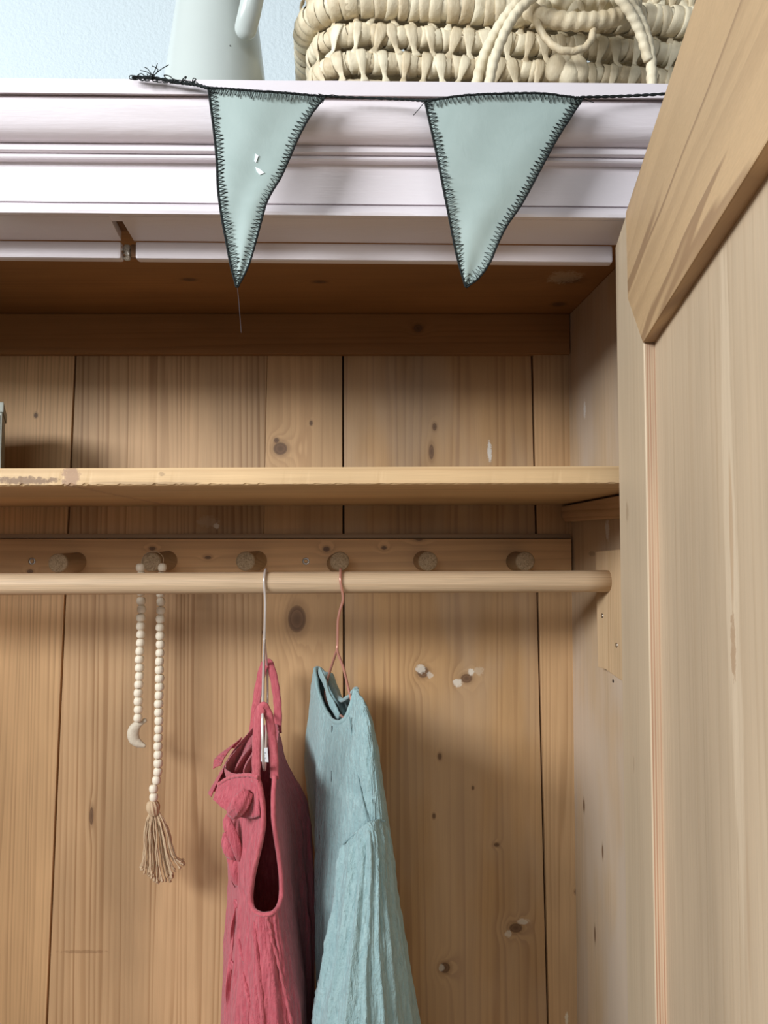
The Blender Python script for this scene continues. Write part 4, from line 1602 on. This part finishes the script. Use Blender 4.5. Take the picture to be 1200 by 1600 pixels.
# far ruffle, behind it: runs from the far strap down to a turned-over end
ruffle('ruffle', [P(396, 1136, 1.205), P(384, 1150, 1.18), P(368, 1168, 1.14), P(354, 1190, 1.09), P(348, 1206, 1.05)],
       [D(396, 1136, 402, 1176, 1.205), D(384, 1150, 386, 1196, 1.18), D(368, 1168, 352, 1212, 1.14, 1.12), D(354, 1190, 334, 1232, 1.09, 1.06), D(348, 1206, 329, 1240, 1.05, 1.02)], 24, 0.0045, 1.6,
       M['pink'], pk_, seed=2.1)
ruffle('ruffle', [P(378, 1152, 1.19), P(364, 1166, 1.17), P(352, 1182, 1.15), P(345, 1196, 1.13)],
       [D(378, 1152, 370, 1160, 1.19), D(364, 1166, 352, 1172, 1.17), D(352, 1182, 336, 1186, 1.15), D(345, 1196, 333, 1194, 1.13)], 16, 0.004, 1.2, M['pink'], pk_, seed=1.1)
# gathered bulb at the end of the near ruffle, and the folds of cloth inside the bib
tube('ruffle_fold', cr([P(388, 1236, .938), P(379, 1250, .934), P(371, 1262, .936), P(362, 1274, .944)], 9), lambda i, t, a: 0.0085 * (0.45 + 0.8 * math.sin(math.pi * (0.15 + .7 * t))) *
     (1 + 0.12 * math.cos(6 * a + t * 3)), M['pink'], pk_, 30, flat=0.6, flatdir=(0, 1, 0))
for a_ in (((395, 1150, 1.19), (382, 1180, 1.14), (366, 1208, 1.07)), ((398, 1172, 1.15), (391, 1192, 1.10), (381, 1208, 1.04))):
    tube('bib_fold', cr([P(*q) for q in a_], 10), lambda i, t, a: 0.009 * math.sin(math.pi * (0.12 + .8 * t)) * (1 + .06 * math.cos(5 * a)), M['pink'], pk_, 18, flat=0.45, flatdir=(0.3, 1, 0))
# wavy front placket with buttons, along the left edge
pl_path = [P(357, 1268, .985), P(356, 1300, .99), P(362, 1330, .995), P(368, 1362, .998), P(370, 1400, 1.0), P(366, 1450, 1.0), P(362, 1500, .996), P(360, 1560, .99), P(360, 1640, .985)]
ruffle('placket', pl_path, [D(357, 1268, 350, 1282, .985), D(356, 1300, 353, 1318, .99), D(362, 1330, 358, 1350, .995), D(368, 1362, 363, 1372, .998), D(370, 1400, 368, 1402, 1.0),
                            D(366, 1450, 361, 1450, 1.0), D(362, 1500, 356, 1500, .996), D(360, 1560, 353, 1560, .99), D(360, 1640, 352, 1640, .985)], 14, 0.007, 4.5, M['pinkedge'], pk_, 8, 1.0)
for a_, w_ in ((((356, 1276, .978), (362, 1300, .97), (370, 1325, .968), (373, 1345, .972)), .0065), (((352, 1300, .985), (355, 1318, .978), (362, 1334, .975), (369, 1338, .975)), .008),
               (((371, 1340, .98), (367, 1360, .98), (369, 1375, .982), (375, 1388, .985)), .0055)):
    tube('placket_fold', cr([P(*q) for q in a_], 10), lambda i, t, a, w_=w_: w_ * math.sin(math.pi * (0.1 + .8 * t)) * (1 + .07 * math.cos(4 * a)), M['pink'], pk_, 18, flat=0.55, flatdir=(0, 1, 0))
button_m = plain('rose_button', (0.50, 0.11, 0.14), 0.35)
for px, py in ((368.5, 1412), (362, 1508)):
    V, Fc = lathe_vf([(0.0001, -.0016), (.0045, -.0016), (.0055, -.0006), (.0055, .0006), (.0045, .0016), (.0036, .0010), (.0001, .0010)], P(px, py, .985), Vector((-0.8, -0.6, 0)), 18)
    mesh('button', V, Fc, button_m, pk_, True)
# deep gathers opening along the skirt front
for a_ in (((373, 1468, .965), (377, 1486, .962), (381, 1502, .962)), ((380, 1518, .955), (384, 1540, .953), (390, 1566, .95), (389, 1596, .948), (388, 1640, .945)), ((397, 1440, .945), (402, 1500, .94), (408, 1560, .938), (414, 1640, .935))):
    pth = []
    for x, y, d in a_:
        dd = hit(g, x, y, 1.02)
        pth.append(P(x, y, (dd or d) - 0.0015))
    tube('gather', cr(pth, 8), lambda i, t, a: 0.0034 * math.sin(math.pi * (.12 + .8 * t)) + 0.0004, M['pink'], pk_, 10, flat=0.8)
# seam down from the armhole
pth = []
for x, y in ((417, 1432), (421, 1450), (427, 1470), (436, 1500), (443, 1535), (450, 1570), (456, 1610), (460, 1650)):
    dd = hit(g, x, y, 1.05)
    pth.append(P(x + 1.5 * math.sin(y * .2), y, (dd or .93) - 0.0008))
tube('side_seam', cr(pth, 8), lambda i, t, a: 0.0022 * (1 + .3 * math.sin(i * 1.3)), M['pinkedge'], pk_, 8)
# care tag inside the neck
tg_ = [(406, 1170), (418, 1168), (419.5, 1191), (407, 1190)]
cot = prism('care_tag', [(P(x, y, .982), P(x, y, .9828)) for x, y in tg_], M['tag'], pk_)
tag(cot, 'white printed care tag')
for k in range(4):
    prism('print_mark', [(P(409 + dx_, 1176 + k * 4 + dy_, .9815), P(409 + dx_, 1176 + k * 4 + dy_, .9821)) for dx_, dy_ in ((0, 0), (6 - k % 2 * 2, -.5), (6 - k % 2 * 2, 1.0), (0, 1.4))],
          M['print'], cot)

# ------------------------------------------------------------------ sage-blue dress
bl = empty('blue_dress', P(530, 1070, 1.07), 'sage-blue crinkled muslin long-sleeved dress on the copper hanger', 'dress')
rings = [
    [(556, 1078, 1.00), (541, 1122, 1.01), (520, 1126, 1.045), (501, 1092, 1.11), (493, 1046, 1.17), (510, 1056, 1.165), (530, 1092, 1.10), (546, 1088, 1.04)],
    [(566, 1102, .972), (547, 1146, .99), (514, 1150, 1.045), (496, 1108, 1.12), (489, 1058, 1.20), (508, 1066, 1.20), (545, 1100, 1.12), (567, 1098, 1.00)],
    [(577, 1150, .952), (550, 1195, .975), (504, 1195, 1.05), (492, 1150, 1.14), (486, 1103, 1.235), (512, 1112, 1.23), (560, 1135, 1.13), (583, 1140, .995)],
    [(586, 1225, .945), (552, 1250, .97), (500, 1250, 1.05), (494, 1208, 1.145), (478, 1181, 1.272), (520, 1185, 1.245), (572, 1200, 1.13), (594, 1210, .995)],
    [(590, 1300, .945), (545, 1325, .968), (497, 1325, 1.05), (500, 1288, 1.145), (483, 1252, 1.276), (530, 1262, 1.25), (588, 1275, 1.12), (604, 1285, .995)],
    [(586, 1450, .965), (530, 1460, .98), (495, 1450, 1.05), (505, 1420, 1.155), (503, 1382, 1.274), (560, 1395, 1.25), (612, 1420, 1.12), (622, 1440, 1.01)],
    [(575, 1640, .965), (520, 1640, .975), (500, 1620, 1.05), (506, 1580, 1.16), (510, 1540, 1.274), (590, 1555, 1.25), (643, 1595, 1.12), (650, 1625, 1.01)],
    [(570, 1950, .955), (515, 1950, .97), (505, 1900, 1.05), (515, 1840, 1.16), (520, 1765, 1.274), (620, 1790, 1.25), (690, 1850, 1.12), (695, 1900, 1.01)],
]
gb = loft(rings, 240, 24)


def bluedisp(v, u, p):
    f = min(1, max(0, (v - 0.12) * 2.0))
    d = 0.0035 * f * crease(u * 20, v * 2.5, 11.0, 1, 1)
    d += 0.0009 * math.sin(u * 2 * math.pi * 75 + 4 * noise.noise(Vector((u * 12, v * 5, 2)))) * min(1, 0.2 + f)
    d += 0.0012 * crease(u * 60, v * 18, 13.0, 1, 1)
    return d


gb = displace(gb, bluedisp)
grid_mesh('bodice', gb, M['blue'], bl, True, 0.0018)
neckp = [p.copy() for p in gb[0]]
tube('neck_binding', neckp[::5], lambda i, t, a: 0.0040 * (1 + .08 * math.sin(i * 1.9)), M['blueedge'], bl, 12, closed=True, cap=False, flat=0.75)
# loose strip of facing folded inside the neck opening
strap('facing', [P(500, 1050, 1.15), P(509, 1070, 1.12), P(514, 1090, 1.09), P(523, 1108, 1.075), P(530, 1122, 1.06)], 0.009, M['blueedge'], bl, 0.003, (0.6, 0.6, 0.3))
strap('facing', [P(512, 1052, 1.17), P(522, 1078, 1.145), P(532, 1100, 1.12), P(540, 1122, 1.09)], 0.010, M['blueedge'], bl, 0.003, (-0.5, 0.8, 0.2))
# button placket down the front
slit_m = plain('placket_shadow_gap', (0.05, 0.06, 0.065), 0.9)
for x, y, h_ in ((518.5, 1143, 9), (518, 1218, 14)):
    dd = (hit(gb, x, y, 1.16) or 1.05)
    tube('buttonhole', [P(x, y - h_, dd - .001), P(x + .8, y, dd - .0016), P(x - .3, y + h_, dd - .001)], lambda i, t, a: 0.0014 if i == 1 else 0.0006, slit_m, bl, 8)
# sleeve
sl_rings = [
    [(538, 1314, .962), (556, 1300, .942), (576, 1285, .930), (592, 1280, .942), (604, 1282, .968), (600, 1290, .992), (575, 1305, .995), (548, 1315, .985)],
    [(532, 1340, .955), (556, 1335, .925), (580, 1325, .915), (598, 1318, .930), (609, 1318, .968), (606, 1325, 1.0), (575, 1335, 1.0), (545, 1340, .985)],
    [(522, 1420, .95), (548, 1425, .912), (580, 1420, .905), (605, 1410, .922), (620, 1405, .968), (614, 1405, 1.01), (575, 1410, 1.01), (540, 1415, .985)],
    [(508, 1510, .945), (538, 1520, .90), (580, 1515, .893), (615, 1505, .915), (634, 1495, .968), (626, 1490, 1.015), (575, 1495, 1.015), (530, 1505, .985)],
    [(492, 1620, .94), (525, 1640, .89), (580, 1635, .882), (625, 1625, .91), (650, 1605, .968), (640, 1600, 1.02), (575, 1605, 1.02), (520, 1615, .985)],
    [(494, 1800, .93), (515, 1830, .88), (575, 1830, .872), (640, 1810, .90), (680, 1780, .968), (660, 1770, 1.02), (575, 1770, 1.02), (505, 1790, .985)],
    [(500, 1860, .93), (525, 1890, .90), (575, 1890, .892), (620, 1870, .91), (650, 1850, .968), (630, 1840, 1.0), (575, 1840, 1.0), (525, 1850, .985)],
]
gs = loft(sl_rings, 240, 22)


def sleevedisp(v, u, p):
    f = min(1, v * 6)
    w_ = 0.7 * noise.noise(Vector((v * 3, u * 4, 1)))
    d = 0.0120 * f * (0.4 + v) * (abs(math.sin(u * math.pi * 13 + w_ * 3)) ** 0.7 - 0.6) * (0.55 + 0.9 * abs(noise.noise(Vector((u * 9, v * 2.5, 4)))))
    d += 0.0030 * f * crease(u * 34, v * 3.0, 21.0, 1, 1)
    d += 0.0011 * crease(u * 80, v * 22, 23.0, 1, 1)
    return d


gs = displace(gs, sleevedisp)
grid_mesh('sleeve', gs, M['blue'], bl, True, 0.0016)
# seams
seam_m = plain('seam_thread', (0.20, 0.30, 0.31), 0.9)
for pts in (((546, 1120), (553, 1170), (558, 1205), (566, 1245), (575, 1284)), ((536, 1319), (545, 1311), (560, 1299), (575, 1286), (588, 1281), (602, 1283))):
    pth = []
    for x, y in pts:
        dd = min([d for d in (hit(gb, x, y, 1.1), hit(gs, x, y, 1.1)) if d] or [.95])
        pth.append([x, y, dd])
    for _ in range(2):
        pth = [[x, y, (pth[max(i - 1, 0)][2] + d + pth[min(i + 1, len(pth) - 1)][2]) / 3] for i, (x, y, d) in enumerate(pth)]
    tube('seam', cr([P(x, y, d - .0008) for x, y, d in pth], 8), 0.0009, seam_m, bl, 6)
